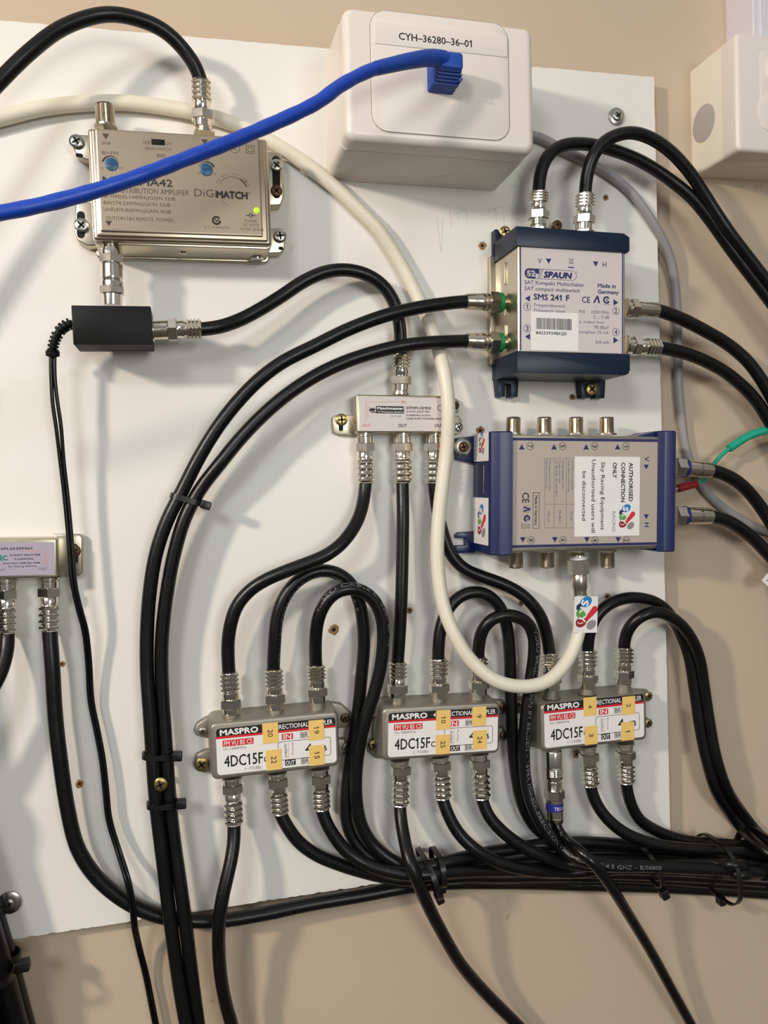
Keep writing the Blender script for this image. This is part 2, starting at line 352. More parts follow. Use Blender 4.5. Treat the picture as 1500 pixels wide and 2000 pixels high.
        nut.lathe(A, d, [(1.0, 4.6), (1.0, 5.15), (2.6, 5.15), (2.6, 4.6)], PAPER, 28)
        mb.lathe(A, d, [(L * .4, 4.0), (L * .44, 4.6), (L * .7, 4.7), (L * .74, 4.2), (L * .8, 4.0), (L, 4.0), (L, 3.2)], NICK, 32)
    o = mb.build('connector', parent, O); 
    if label: o['label'] = label
    o2 = nut.build('hex_nut', o, O); return o
LABELS = []
JOBS = []
def cable(name, label, pts, r=3.45, m=None, start=None, end=None, cat='cable', group=None, txt=None):
    """start / end: (px, py, h, kind) = socket end of a connector at that end of the jacket"""
    m = m or BLK; P = path(pts); A = B = None
    if start: A = Vector(un(*start[:3]) + (start[2],)); P.insert(0, P[0] + (A - P[0]).normalized() * 2.0)
    if end: B = Vector(un(*end[:3]) + (end[2],)); P.append(P[-1] + (B - P[-1]).normalized() * 2.0)
    O = P[0].copy(); t = empty(name, label, cat, O, 0.0, group); Q = spline(P, 2.0)
    def run_on(a, b):      # carry the cable on beyond the frame
        d = b - a; d.z = 0; d.normalize(); return [b + d * (6.0 * k) for k in range(1, 46)]
    if not end: Q = Q + run_on(Q[-4], Q[-1])
    if not start and name != 'grey_cable': Q = run_on(Q[3], Q[0])[::-1] + Q
    LABELS.append((t.name, Q, r))
    JOBS.append(dict(t=t, O=O, Q=Q, r=r, m=m, txt=txt))
    if start: connector(t, O, A, P[1], start[3])
    if end: connector(t, O, B, P[-2], end[3])
    JOBS[-1].update(p0=bool(start), p1=bool(end)); return t, O, Q
def relax():
    """lift crossing cables apart (each point only moves towards or away from the viewer's side)"""
    H = []; BX = []; R0 = []; FIX = []; FL = []
    for J in JOBS:
        Q = np.array([tuple(p) for p in J['Q']]); h = Q[:, 2].copy(); k = 1 - h / DIST; H.append(h); BX.append(Q[:, :2] / k[:, None]); R0.append(J['r'])
        L = np.concatenate([[0], np.cumsum(np.linalg.norm(np.diff(Q, axis=0), axis=1))]); f = np.ones(len(h))
        if J['p0']: f = np.minimum(f, np.clip((L - 5) / 14, 0, 1))
        if J['p1']: f = np.minimum(f, np.clip((L[-1] - L - 5) / 14, 0, 1))
        FIX.append(f); on = (Q[:, 0] < 279) & (Q[:, 1] > -233) & (Q[:, 1] < 231); FL.append(np.minimum(h, np.where(on, 0.0, -9.0) + J['r']))
    H0 = [h.copy() for h in H]; C = []
    for i in range(len(H)):
        for j in range(i + 1, len(H)):
            R = R0[i] + R0[j]; hm = 1 - (H0[i][:, None] + H0[j][None]) / 2 / DIST
            l = np.linalg.norm(BX[i][:, None] - BX[j][None], axis=2) * hm; ii, jj = np.where(l < R)
            if len(ii) == 0: continue
            need = np.sqrt(np.maximum(0, R * R - l[ii, jj] ** 2)); d0 = H0[i][ii] - H0[j][jj]
            keep = np.abs(d0) < R + 6; ii, jj, need, d0 = ii[keep], jj[keep], need[keep], d0[keep]
            if len(ii) == 0: continue
            ms = 1.0 if d0.sum() >= 0 else -1.0; sg = np.where(np.abs(d0) > 1.5, np.sign(d0), ms); C.append((i, j, ii, jj, need, sg))
    for it in range(120):
        D_ = [np.zeros_like(h) for h in H]
        for i, j, ii, jj, need, sg in C:
            pen = need - sg * (H[i][ii] - H[j][jj]); w = pen > 0
            if not w.any(): continue
            amt = pen[w] * .25; a_, b_, s_ = ii[w], jj[w], sg[w]
            di = np.zeros_like(H[i]); np.maximum.at(di, a_, amt); dj = np.zeros_like(H[j]); np.maximum.at(dj, b_, amt)
            si = np.ones_like(H[i]); si[a_] = s_; sj = np.ones_like(H[j]); sj[b_] = -s_
            D_[i] += di * si; D_[j] += dj * sj
        for k in range(len(H)):
            d = D_[k]; 
            for _ in range(3): d = np.convolve(np.pad(d, 2, mode='edge'), np.array([1, 2, 3, 2, 1]) / 9.0, 'valid')
            H[k] = np.maximum(H[k] + d * FIX[k], FL[k])
            if it % 4 == 3:
                e = H[k] - H0[k]; e2 = np.convolve(np.pad(e, 2, mode='edge'), np.array([1, 2, 3, 2, 1]) / 9.0, 'valid'); H[k] = np.maximum(H0[k] + e2 * FIX[k] + e * (1 - FIX[k]), FL[k])
    for k, J in enumerate(JOBS):
        for n_, (b_, h_) in enumerate(zip(BX[k], H[k])):
            q = 1 - h_ / DIST; J['Q'][n_][:] = (b_[0] * q, b_[1] * q, h_)
def build_cables():
    relax()
    for J in JOBS:
        j = MB(); j.tube(J['Q'], J['r'], J['m'])
        for body, s0, size, off in (J['txt'] or ()): tube_text(j, J['Q'], J['r'], body, s0, size, off)
        j.build('jacket', J['t'], J['O'], ang=60)
def tube_text(mb, Q, r, body, s0, size, off):
    L = [0.0]
    for a, b in zip(Q, Q[1:]): L.append(L[-1] + (b - a).length)
    vs, fs = glyphs(body); k = size / capheight(); out = []; j = 0
    for x, y in vs:
        s = s0 + x * k * 1.5; y = (y - .36) * k
        i = 0
        lo, hi = 0, len(L) - 2
        while lo < hi:
            md = (lo + hi + 1) // 2
            if L[md] <= s: lo = md
            else: hi = md - 1
        i = lo; u = min(1, max(0, (s - L[i]) / max(1e-6, L[i + 1] - L[i]))); p = Q[i].lerp(Q[i + 1], u)
        t = (Q[min(i + 2, len(Q) - 1)] - Q[max(i - 1, 0)]).normalized(); n = Vector((0, 0, 1)); n = (n - t * n.dot(t)).normalized(); b = n.cross(t)
        th = y / r + off; out.append(tuple(p + (n * math.cos(th) + b * math.sin(th)) * (r + .04)))
    mb.add(out, fs, JPRT)
def cross_head(mb, cx, cy, w, R, m, ang=0.4, dark=DARK, dome=1.0):
    prof = [(0, R * .95), (.4, R), (dome * .6, R * .93), (dome * .9, R * .75), (dome, R * .5)]
    mb.lathe((cx, cy, w), (0, 0, 1), prof, m, 28)
    for a in (ang, ang + math.pi / 2):
        d = Vector((math.cos(a), math.sin(a))) * R * .62; n = Vector((-d.y, d.x)) * .22
        mb.layers([[(cx - d.x - n.x, cy - d.y - n.y, z), (cx + d.x - n.x, cy + d.y - n.y, z), (cx + d.x + n.x, cy + d.y + n.y, z), (cx - d.x + n.x, cy - d.y + n.y, z)] for z in (w + dome * .5, w + dome + .03)], dark)
def screw(label, px, py, h, R=3.2, m=None, ang=0.4, washer=None, name='wood_screw', group=None, tip=-3):
    u, v = un(px, py, h); t = empty(name, label, 'screw', (u, v, 0 if tip < 0 else tip), 0, group); O = (u, v, 0 if tip < 0 else tip)
    if washer: mw = MB(); mw.lathe((u, v, h - 1.2), (0, 0, 1), [(0, washer * .4), (0, washer), (.6, washer), (1.0, washer * .85), (1.2, washer * .5)], STEEL, 32); mw.build('washer', t, O)
    mb = MB(); cross_head(mb, u, v, h, R, m or BRASS, ang); hd = mb.build('screw_head', t, O)
    ms = MB(); ms.lathe((u, v, tip), (0, 0, 1), [(0, 1.3), (h - tip + .2, 1.5)], m or BRASS, 12); ms.build('shank', t, O); return t

# ------------------------------------------------------------------ wall, board
w = MB(); w.layers([[(-900, -900, z), (1200, -900, z), (1200, 900, z), (-900, 900, z)] for z in (-60, -9)], WALL)
ow = w.build('wall_back', None, smooth=False); ow.matrix_world = FR.to_4x4(); ow['kind'] = 'structure'
bc = [un(-140, 26), un(1278, 150), un(1310, 1640), un(-140, 1855)]
x1 = (bc[1][0] + bc[2][0]) / 2; x0 = -190.0; y1 = 227.1; y0 = -229.0
outline = []
def edge(a, b, n, amp, seed):
    rnd = random.Random(seed); a = Vector(a); b = Vector(b); d = (b - a); nn = Vector((-d.y, d.x)).normalized()
    return [tuple(a + d * (k / n) + nn * rnd.uniform(0, amp) * (1 if rnd.random() < .45 else .15)) for k in range(n)]
outline += edge((x0, y0 + 2.5), (x1, y0 - .5), 190, .7, 1); outline += edge((x1, y0 - .5), (x1, y1), 90, .25, 2)
outline += edge((x1, y1), (x0, y1), 120, .4, 3); outline += [(x0, y1)]
bt = empty('mounting_board', 'white melamine chipboard panel with ragged edges screwed to the beige wall, carrying all the splitters', 'board', (x0, y0, -9))
OB = (x0, y0, -9)
mb = MB(); ins = inset(outline, .15)
mb.layers([[(x, y, -9) for x, y in outline], [(x, y, -.5) for x, y in outline]], CHIP, True, False)
mb.layers([[(x, y, -.5) for x, y in outline], [(x, y, 0) for x, y in ins]], BOARD, False, True)
mb.build('panel', bt, OB, ang=20)
holes = [(942, 480, 2.5), (1183, 386, 2), (1118, 775, 2.1), (1186, 1165, 2.2), (1018, 1178, 1.8), (652, 1230, 3), (800, 1192, 2), (121, 1297, 1.7), (155, 1531, 2.4), (938, 841, 2.6), (1127, 1473, 2.8), (1083, 437, 1.5)]
for i, (px, py, r) in enumerate(holes):
    u, v = un(px, py); rnd = random.Random(i + 20); h = MB()
    rim = [(u + r * rnd.uniform(.75, 1.15) * math.cos(a / 14 * 6.283), v + r * rnd.uniform(.75, 1.1) * math.sin(a / 14 * 6.283)) for a in range(14)]
    mid = [(u + (x - u) * .6, v + (y - v) * .6) for x, y in rim]
    h.layers([[(x, y, 0.0) for x, y in rim], [(x, y, .35) for x, y in mid], [(u + (x - u) * .38, v + (y - v) * .38, .12) for x, y in rim]], CHIP, False, False)
    h.flat([(u + (x - u) * .40, v + (y - v) * .40) for x, y in rim], .11, DARK); h.build('screw_hole', bt, OB)
pc = MB()
def stroke(pts, t=.22): pc.line([un(x, y, 0) for x, y in pts], t, .04, PENCIL)
def cpx(x, y): return (850 + x / 7.143, 320 + y / 7.143)
for st in ([(200, 650), (215, 780), (225, 890)], [(225, 760), (290, 680), (315, 690), (320, 780)], [(320, 700), (380, 630), (430, 660), (445, 740), (440, 820)],
           [(730, 660), (850, 620), (960, 590)], [(835, 620), (850, 720), (860, 800)], [(955, 700), (960, 780), (962, 850)], [(1145, 690), (1080, 700), (1060, 730), (1130, 770), (1190, 800), (1200, 850)],
           [(20, 740), (45, 920), (85, 1240)], [(105, 760), (100, 980), (85, 1240)], [(265, 225), (268, 330)], [(415, 240), (418, 290)], [(510, 240), (550, 290), (620, 300), (655, 240)], [(790, 315), (850, 310), (890, 250)],
           [(1065, 230), (1070, 300), (1095, 335)], [(1095, 335), (1110, 250)], [(1140, 130), (1200, 230), (1225, 290)], [(1300, 180), (1295, 280), (1305, 370)]):
    stroke([cpx(*p) for p in st])
pc.build('pencil_marks', bt, OB, smooth=False)

# a few plaster pits on the wall belong to the wall's material; plastic trunking top right
tr = MB(); a = un(1471, 40, 15); tr.box(a[0], 208, a[0] + 60, 420, -9, 15, TRUNK, 1.0, .8)
tt = empty('cable_trunking', 'white plastic trunking running up the wall above the right-hand socket box', 'trunking', (a[0] + 30, 208, -9)); tr.build('trunking_body', tt, (a[0] + 30, 208, -9))
vc = MB(); vc.box(a[0] + 4, 208.2, a[0] + 56, 420, 15, 16.2, TRUNK, .8, .5); vc.build('trunking_lid', tt, (a[0] + 30, 208, -9))

# ------------------------------------------------------------------ device frame
class Dev:
    def __init__(s, name, label, cat, corners, h, base=0.0, group=None):
        q = [Vector(un(px, py, h)) for px, py in corners]; s.h = h; s.base = base
        c = (q[0] + q[1] + q[2] + q[3]) / 4; hx = (q[1] + q[2] - q[0] - q[3]) / 2; vy = (q[0] + q[1] - q[2] - q[3]) / 2
        s.W = hx.length; s.H = vy.length; s.ang = math.atan2(hx.y, hx.x); s.c = c
        s.t = empty(name, label, cat, (c.x, c.y, base), s.ang, group); s.O = (0, 0, base)
        s.x0, s.x1, s.y0, s.y1 = -s.W / 2, s.W / 2, -s.H / 2, s.H / 2
    def L(s, px, py, h=None):
        p = Vector(un(px, py, s.h if h is None else h)) - s.c; ca, sa = math.cos(s.ang), math.sin(s.ang)
        return (p.x * ca + p.y * sa, -p.x * sa + p.y * ca)
    def poly(s, pts, h=None): return [s.L(x, y, h) for x, y in pts]
    def rect(s, x0, y0, x1, y1, h=None):
        """pixel rectangle -> local axis aligned rectangle (x0,y0,x1,y1)"""
        a = s.L(x0, y0, h); b = s.L(x1, y1, h); c = s.L(x1, y0, h); d = s.L(x0, y1, h)
        return ((a[0] + d[0]) / 2, (b[1] + d[1]) / 2, (b[0] + c[0]) / 2, (a[1] + c[1]) / 2)
    def text(s, mb, txt, A, B, hpx, m, w, bold=0.0, shear=0.0):
        a = Vector(s.L(*A)); b = Vector(s.L(*B)); d = b - a; ang = math.atan2(d.y, d.x); k = d.length / math.hypot(B[0] - A[0], B[1] - A[1])
        sn = round(ang / (math.pi / 2)) * math.pi / 2
        if abs(ang - sn) < .3: ang = sn
        c = (a + b) / 2; mb.text(txt, c.x, c.y, d.length, hpx * k, w, m, ang, bold, shear)
    def build(s, mb, name, parent=None, label=None, **k):
        o = mb.build(name, parent or s.t, s.O, **k)
        if label: o['label'] = label
        return o
    def port(s, A, B, h, r=4.3, thread=True, hexn=True, m=None, flange=True):
        """threaded F socket from pixel A (case) to pixel B (tip) at height h"""
        a = Vector(s.L(A[0], A[1], h) + (h,)); b = Vector(s.L(B[0], B[1], h) + (h,)); L = (b - a).length; mb = MB(); pr = []
        if flange: pr += [(0, r + .9, 1 if hexn else 0), (1.0, r + .9, 1 if hexn else 0), (1.05, r)]
        else: pr += [(0, r), (.5, r)]
        t = pr[-1][0] + .2
        if thread:
            while t < L - 1.0: pr += [(t, r), (t + .22, r - .28)]; t += .45
        pr += [(L - .4, r), (L, r - .4), (L, r * .55), (L - 2, r * .55)]
        mb.lathe(a, b - a, pr, m or NICK, 28); s.build(mb, 'socket')

# ------------------------------------------------------------------ white junction box with data outlet
D = Dev('junction_box', 'large white outlet box with numbered strip and blue plug, on the top board edge', 'outlet box', [(667, 12), (1040, 50), (1048, 302), (677, 268)], 52)
b = MB(); o_ = rrect(D.x0 + .3, D.y0 + .3, D.x1 - .3, D.y1 - .3, 3, 5); b.prism(inset(o_, -1.0), 0, 39, WPL, .3, taper=.8)
D.build(b, 'back_box')
b = MB(); b.prism(rrect(D.x0, D.y0, D.x1, D.y1, 5, 7), 39.4, 52, WPL, 3.8, 6); cov = D.build(b, 'front_cover')
pl = MB(); r = D.rect(725, 34, 993, 266); pl.prism(rrect(*r, 8, 7), 51.9, 52.5, WPL, .35, 2); fp = D.build(pl, 'face_plate')
gr = MB(); gr.frame(r[0] - .35, r[1] - .35, r[2] + .35, r[3] + .35, .4, 52.05, mat('groove_shade', (150, 138, 128), .7), 8.3); D.build(gr, 'plate_seam', fp)
lb = MB(); r2 = D.rect(731, 58, 989, 100); lb.box(r2[0], r2[1], r2[2], r2[3], 52.5, 52.9, WPL, .5, .15)
D.text(lb, 'CYH\u201336280\u201336\u201301', (778, 73), (920, 87), 12.5, K_INK, 52.95, .06); D.build(lb, 'label_strip', fp, 'printed label strip')
so = MB(); c = D.L(866, 150); so.ringf(c[0], c[1], 7.3, 7.8, 52.56, mat('socket_seam', (160, 150, 142), .6)); so.flat(circ(c[0], c[1], 7.3), 52.54, WPL)
q = D.rect(834, 125, 860, 158); so.box(q[0], q[1], q[0] + 9, q[3], 52.5, 52.62, DARK, .3, .02); D.build(so, 'data_socket', fp)
lo = MB(); r3 = D.rect(697, 305, 745, 340, 45); 
sc = MB(); 
# crescent scar on the underside
M_under = Matrix(((1, 0, 0, 0), (0, 0, 1, 0), (0, 1, 0, 0), (0, 0, 0, 1)))
sc.M = Matrix.Translation((0, D.y0 - 1.05, 0)) @ Matrix(((1, 0, 0, 0), (0, 0, -1, 0), (0, 1, 0, 0), (0, 0, 0, 1)))
cx = D.L(858, 335, 20)[0]; sc.ringf(cx, 22, 8.0, 8.5, 0.02, WPL2, -90, -20); D.build(sc, 'knockout_mark')
# blue patch lead: moulded boot plugged into the socket
P0 = Vector(un(872, 112, 66) + (66,))
bp = path([(866, 116, 66), (845, 113, 69), (800, 119, 76), (733, 134, 82), (667, 166, 88), (620, 200, 92), (496, 258, 98), (372, 307, 104), (248, 353, 109), (124, 390, 112), (0, 416, 114), (-90, 425, 114), (-420, 440, 118), (-800, 520, 118)])
t = empty('patch_cable', 'blue network patch cable crossing in front of the amplifier into the white outlet box', 'cable', bp[0]); O = bp[0]
j = MB(); j.tube(spline(bp), lambda u: 2.85 + .07 * math.sin(u * 190) + .04 * math.sin(u * 71), BLUEJ); j.build('jacket', t, O, ang=60)
bm = MB(); cc = Vector(un(867, 150, 58) + (0,)); A0 = D.ang
bm.M = Matrix.Translation((cc.x, cc.y, 0)) @ Matrix.Rotation(A0, 4, 'Z')
bm.prism(rrect(-6.6, -5.4, 6.6, 6.4, 1.2, 3), 52.6, 60, BLUEB, .5, 2, taper=.3)
for k in range(5): bm.prism(rrect(-6.3 + k * .25, -5.2 + k * .9, 6.3 - k * .1, 6.6, 1.2, 3), 60 + k * 1.5, 61.1 + k * 1.5, BLUEB, .3, 2)
bm.prism(rrect(-5.2, -1.2, 6.1, 6.4, 1.5, 3), 60, 69, BLUEB, 1.2, 3)
for k in range(5): bm.box(6.0, -4.6 + k * 1.9, 6.5, -3.6 + k * 1.9, 56, 66 - k * .3, BLUEB, .2, .2)
bm.M = Matrix.Identity(4); bm.tube(spline(bp[:4]), lambda u: 3.9 - .95 * u, BLUEB); bo = bm.build('plug_boot', t, O, ang=30)

# ------------------------------------------------------------------ right-hand socket box (partly in frame)
rx = 305.2; ry0, ry1 = 173.8, 237.5
t = empty('socket_box', 'deep white socket box on the bare wall, cut by the right edge at the top', 'outlet box', (rx + 45, (ry0 + ry1) / 2, -9)); O = (rx + 45, (ry0 + ry1) / 2, -9)
b = MB(); b.prism(rrect(rx, ry0, rx + 92, ry1, 2, 4), -9, 20, WPL2, .5); b.build('back_box', t, O)
b = MB(); b.prism(rrect(rx - .4, ry0 - .4, rx + 92, ry1 + .4, 3, 5), 20.3, 33, WPL, 2.4, 5); b.build('front_cover', t, O)
k = MB(); k.M = Matrix.Translation((rx - .05, 0, 0)) @ Matrix(((0, 0, -1, 0), (0, 1, 0, 0), (1, 0, 0, 0), (0, 0, 0, 1)))
ky = un(1357, 238, 4)[1]; k.prism(circ(3, ky, 10.5, 40), 0, .25, GPL, .1); k.build('knockout_plug', t, O)['label'] = 'round grey knockout plug'
g = MB(); sx_ = un(1484, 150, 33)[0]; g.prism(rrect(sx_, ry0 + 12, sx_ + 26, ry1 - 8, 4, 5), 32.9, 33.4, WPL, .3, 2); g.prism(circ(sx_ + 11, ry0 + 22, 12.4, 40), 33.0, 33.7, WPL, .3, 2)
g.box(sx_ + 10, ry0 + 16, sx_ + 12.5, ry0 + 20, 33.7, 33.8, DARK, .2, .05); sw = g.build('socket_plate', t, O)
g = MB(); rk = un(1497, 130, 34)[0]; g.prism(rrect(rk, ry1 - 26, rk + 12, ry1 - 12, 5.5, 6), 33.3, 34.6, WPL, .5, 3); g.build('rocker_switch', t, O)

# ------------------------------------------------------------------ distribution amplifier
D = Dev('distribution_amplifier', 'rectangular satin metal aerial amplifier with green power light, below the blue cable', 'amplifier', [(169, 244), (525, 269), (529, 475), (182, 467)], 30)
x0, y0_, x1_, y1_ = D.x0, D.y0, D.x1, D.y1
b = MB(); b.prism(rrect(x0 - .5, y0_ - 1.0, x1_ + .5, y1_ + .2, 3, 5), 2.2, 24, TIN, .4)
b.prism(rrect(x0 - 1.6, y0_ - 2.2, x1_ + 1.4, y1_ + .8, 3, 5), 0, 3.0, TIN, .8); cs = D.build(b, 'case')
b = MB(); b.prism(rrect(x0, y0_, x1_, y1_, 1.6, 5), 23.6, 27.6, SATIN, 1.4, 4); b.prism(rrect(x0 + 1.6, y0_ + 1.4, x1_ - 1.6, y1_ - .8, 1.0, 4), 27.4, 29.0, SATIN, .9, 3)
b.prism(rrect(x0 + 3.4, y0_ + 3.4, x1_ - 4.2, y1_ - .8, .8, 4), 28.9, 30.0, SATIN, .7, 2); cv = D.build(b, 'cover')
f = MB(); w_ = 30.03
def c1(x, y): return (x / 2.4194, y / 2.4194)
def T(txt, xa, ya, xb, yb, h, m=B_INK, bold=0, sh=0): D.text(f, txt, c1(xa, ya), c1(xb, yb), h / 2.4194, m, w_, bold, sh)
f.flat(rrect(x0 + 4.2, y0_ + 4.2, x1_ - 5.0, y1_ - 1.6, .5, 3), 30.015, SATF)
def tri(m_b, Dv, px, py, s, kind, m, w):
    c = Dv.L(px, py); k = {'d': [(-1, .8), (0, -.9), (1, .8)], 'u': [(-1, -.8), (1, -.8), (0, .9)], 'l': [(.8, 1), (-.9, 0), (.8, -1)], 'r': [(-.8, -1), (.9, 0), (-.8, 1)]}[kind]
    m_b.flat([(c[0] + a * s, c[1] + bb * s) for a, bb in k], w, m)
def circled(m_b, Dv, px, py, d, r, m, w, ang=0.0, t=.22):
    c = Dv.L(px, py); m_b.ringf(c[0], c[1], r - t, r, w, m); m_b.text(d, c[0], c[1], r * (.42 if d == '1' else .75), r * 1.15, w, m, ang, .05)
tri(f, D, *c1(500, 645), 1.6, 'd', B_INK, w_); T('VHF', 478, 676, 524, 679, 17)
T('BI+FM', 482, 722, 556, 724, 18); T('UHF', 675, 672, 712, 674, 16); T('LOW', 778, 678, 812, 680, 13); T('BAND SWITCH', 686, 702, 808, 706, 13); T('BIII', 742, 735, 778, 737, 18)
tri(f, D, *c1(967, 672), 1.6, 'd', B_INK, w_); T('UHF', 940, 752, 992, 754, 14)
def dial_print(px, py, flip):
    c = D.L(*c1(px, py)); 
    for k_ in range(12):
        a = 20 + k_ * 12; tk = .15 + (.75 * (k_ / 11.0) if not flip else .75 * (1 - k_ / 11.0)); f.ringf(c[0], c[1], 3.5, 3.5 + tk, w_, K_INK, a, a + 13, 3)
dial_print(527, 777, False); dial_print(975, 802, True)
T('0', 479, 796, 488, 796, 12); T('-15', 552, 793, 580, 795, 12); T('-15', 926, 818, 948, 820, 12); T('0', 1010, 822, 1020, 822, 12); T('-15', 800, 812, 822, 814, 12)
T('MM-DMA42', 486, 848, 815, 870, 34, K_INK, .10); T('FTA DISTRIBUTION AMPLIFIER', 486, 896, 893, 910, 26)
T('BI +FM(45-144MHz)GAIN 33dB', 490, 927, 829, 939, 17); T('BIII(174-230MHz)GAIN 33dB', 490, 958, 805, 968, 17); T('UHF(470-860MHz)GAIN 40dB', 490, 990, 808, 1000, 17)
T('OUT(14V-18V REMOTE. POWER)', 500, 1030, 820, 1040, 17); tri(f, D, *c1(514, 1056), 1.5, 'd', B_INK, w_)
T('DiGi', 918, 910, 1022, 915, 36, B_INK); T('MATCH', 1024, 918, 1168, 926, 32, K_INK, .28); T('\u00ae', 1172, 914, 1184, 914, 12, K_INK)
c = D.L(*c1(1100, 905)); f.ringf(c[0], c[1], 6.8, 7.05, w_, B_INK, 20, 150); f.ringf(c[0], c[1], 6.9, 7.4, w_, B_INK, 20, 60); f.ringf(c[0], c[1], 7.0, 7.2, w_, B_INK, 215, 250)
word = 'THE HEAVY DUTY CHOICE'
for i, ch_ in enumerate(word):
    if ch_ == ' ': continue
    a = math.radians(152 - i * 6.4); f.text(ch_, c[0] + 8.3 * math.cos(a), c[1] + 8.3 * math.sin(a), .65, .85, w_, B_INK, a - math.pi / 2)
c = D.L(*c1(1110, 700)); f.ringf(c[0], c[1], 2.2, 2.45, w_, B_INK); f.text('R', c[0], c[1], 1.6, 2, w_, B_INK)
q = D.rect(*c1(1162, 686), *c1(1202, 726)); f.frame(q[0], q[1], q[2], q[3], .28, w_, B_INK); q = D.rect(*c1(1171, 695), *c1(1193, 718)); f.frame(q[0], q[1], q[2], q[3], .25, w_, B_INK)
c = D.L(*c1(1023, 1042)); f.ringf(c[0], c[1], 1.1, 2.2, w_, K_INK, 50, 360); f.line([(c[0] - .5, c[1] + .5), (c[0] + .1, c[1] - .5), (c[0] + 1.6, c[1] + 1.4)], .5, w_, K_INK)
T('A. C. A 089535932', 965, 1072, 1088, 1077, 11); T('POWER', 1156, 1043, 1215, 1046, 14); T('DC INPUT', 1148, 1062, 1226, 1065, 14); T('14-18V 200mA', 1135, 1081, 1246, 1086, 14)
T('-\u25cb\u2022-', 1165, 1018, 1210, 1020, 10)
c = D.L(*c1(1188, 1018)); f.line([(c[0] - 2.6, c[1]), (c[0] - 1, c[1])], .3, w_, K_INK); f.ringf(c[0], c[1], .9, 1.2, w_, K_INK, 60, 300); f.flat(circ(c[0] + .3, c[1], .5, 10), w_, K_INK); f.line([(c[0] + 1, c[1]), (c[0] + 2, c[1])], .3, w_, K_INK)
D.build(f, 'printed_face', cv)
for px, py in ((527, 777), (975, 802)):
    c = D.L(*c1(px, py)); d_ = MB(); d_.prism(circ(c[0], c[1], 3.0, 32), 30.02, 30.5, DIAL, .25, 2); d_.box(c[0] - 2.2, c[1] - .25, c[0] + 2.2, c[1] + .25, 30.5, 30.53, N_INK, .1, .0); D.build(d_, 'gain_dial', cv)
c = D.L(*c1(747, 672)); d_ = MB(); d_.box(c[0] - 3, c[1] - 1.3, c[0] + 3, c[1] + 1.3, 30.02, 30.25, BLKP, .2, .1); d_.box(c[0], c[1] - .8, c[0] + 2.4, c[1] + .8, 30.25, 30.5, BLKP, .2, .1); D.build(d_, 'band_switch', cv)
c = D.L(501, 411); d_ = MB(); d_.lathe((c[0], c[1], 30.0), (0, 0, 1), [(0, 1.35), (.5, 1.3), (.9, .9), (1.1, .3)], LED, 20); D.build(d_, 'power_light', cv, 'lit green power light')
def ear(poly_px, h, th, m, screws_=(), slots=(), nm='mounting_tab', bev=.6):
    e_ = MB(); P_ = D.poly(poly_px, h); 
    ar = sum(P_[i][0] * P_[(i + 1) % len(P_)][1] - P_[(i + 1) % len(P_)][0] * P_[i][1] for i in range(len(P_)))
    if ar < 0: P_ = P_[::-1]
    e_.prism(P_, h - th if h - th > 0 else 0, h, m, bev, 3)
    for (ax, ay, bx, by, rr) in slots:
        a_ = Vector(D.L(ax, ay, h)); b_ = Vector(D.L(bx, by, h)); dd = (b_ - a_); 
        an = math.atan2(dd.y, dd.x) if dd.length > .01 else 0; pts = [(a_.x + rr * math.cos(an + math.pi / 2 + k_ * math.pi / 8), a_.y + rr * math.sin(an + math.pi / 2 + k_ * math.pi / 8)) for k_ in range(9)]
        pts += [(b_.x + rr * math.cos(an - math.pi / 2 + k_ * math.pi / 8), b_.y + rr * math.sin(an - math.pi / 2 + k_ * math.pi / 8)) for k_ in range(9)]
        e_.flat(pts, h + .03, DARK)
    return D.build(e_, nm)
ear([(141, 268), (146, 262), (175, 264), (205, 268), (205, 315), (168, 312), (149, 302), (141, 284)], 8, 8, TIN, slots=[(152, 303, 158, 304, 1.0)])
ear([(147, 395), (205, 395), (205, 480), (170, 480), (152, 470), (146, 455)], 8, 8, TIN, slots=[(158, 420, 158, 458, 1.9)])
ear([(518, 295), (545, 298), (553, 308), (555, 385), (548, 400), (518, 402)], 8, 8, TIN, slots=[(539, 312, 540, 380, 2.0)])
ear([(515, 445), (552, 445), (558, 460), (556, 486), (548, 494), (515, 495)], 8, 8, TIN, slots=[(547, 485, 550, 485, .9)])
e_ = MB(); c = D.L(357, 484, 2); e_.M = Matrix.Identity(4); e_.lathe((c[0], D.y0 - 1.2, 14), (0, -1, 0), [(0, 2.2), (.5, 1.8), (.6, .6)], NICKB, 16)
c = D.L(500, 490, 5); e_.lathe((c[0], D.y0 - 1.2, 8), (0, -1, 0), [(0, 3.6), (1.0, 3.4), (1.2, 2.4), (.4, 2.2)], NICKB, 24); D.build(e_, 'power_inlet')
D.port((207, 250), (204, 204), 16, 4.4, m=NICK, hexn=False); D.port((399, 262), (398, 240), 17, 4.2, thread=False, hexn=False); D.port((217, 466), (217, 486), 20, 4.6, thread=False, hexn=False)
screw('silver cross-head screw at the amplifier top left tab', 149, 276, 9, 3.3, STEEL, .5)
screw('silver cross-head screw at the amplifier bottom left tab', 159, 440, 9, 3.4, STEEL, .8)
screw('shiny silver screw in the slot at the amplifier right edge, above a brown one', 540, 323, 9, 3.1, STEEL, .9)
screw('brown tarnished screw in the slot at the amplifier right edge', 540, 373, 8.3, 3.0, RUST, .7)
screw('silver cross-head screw at the amplifier bottom right tab', 547, 461, 9, 3.3, STEEL, .1)

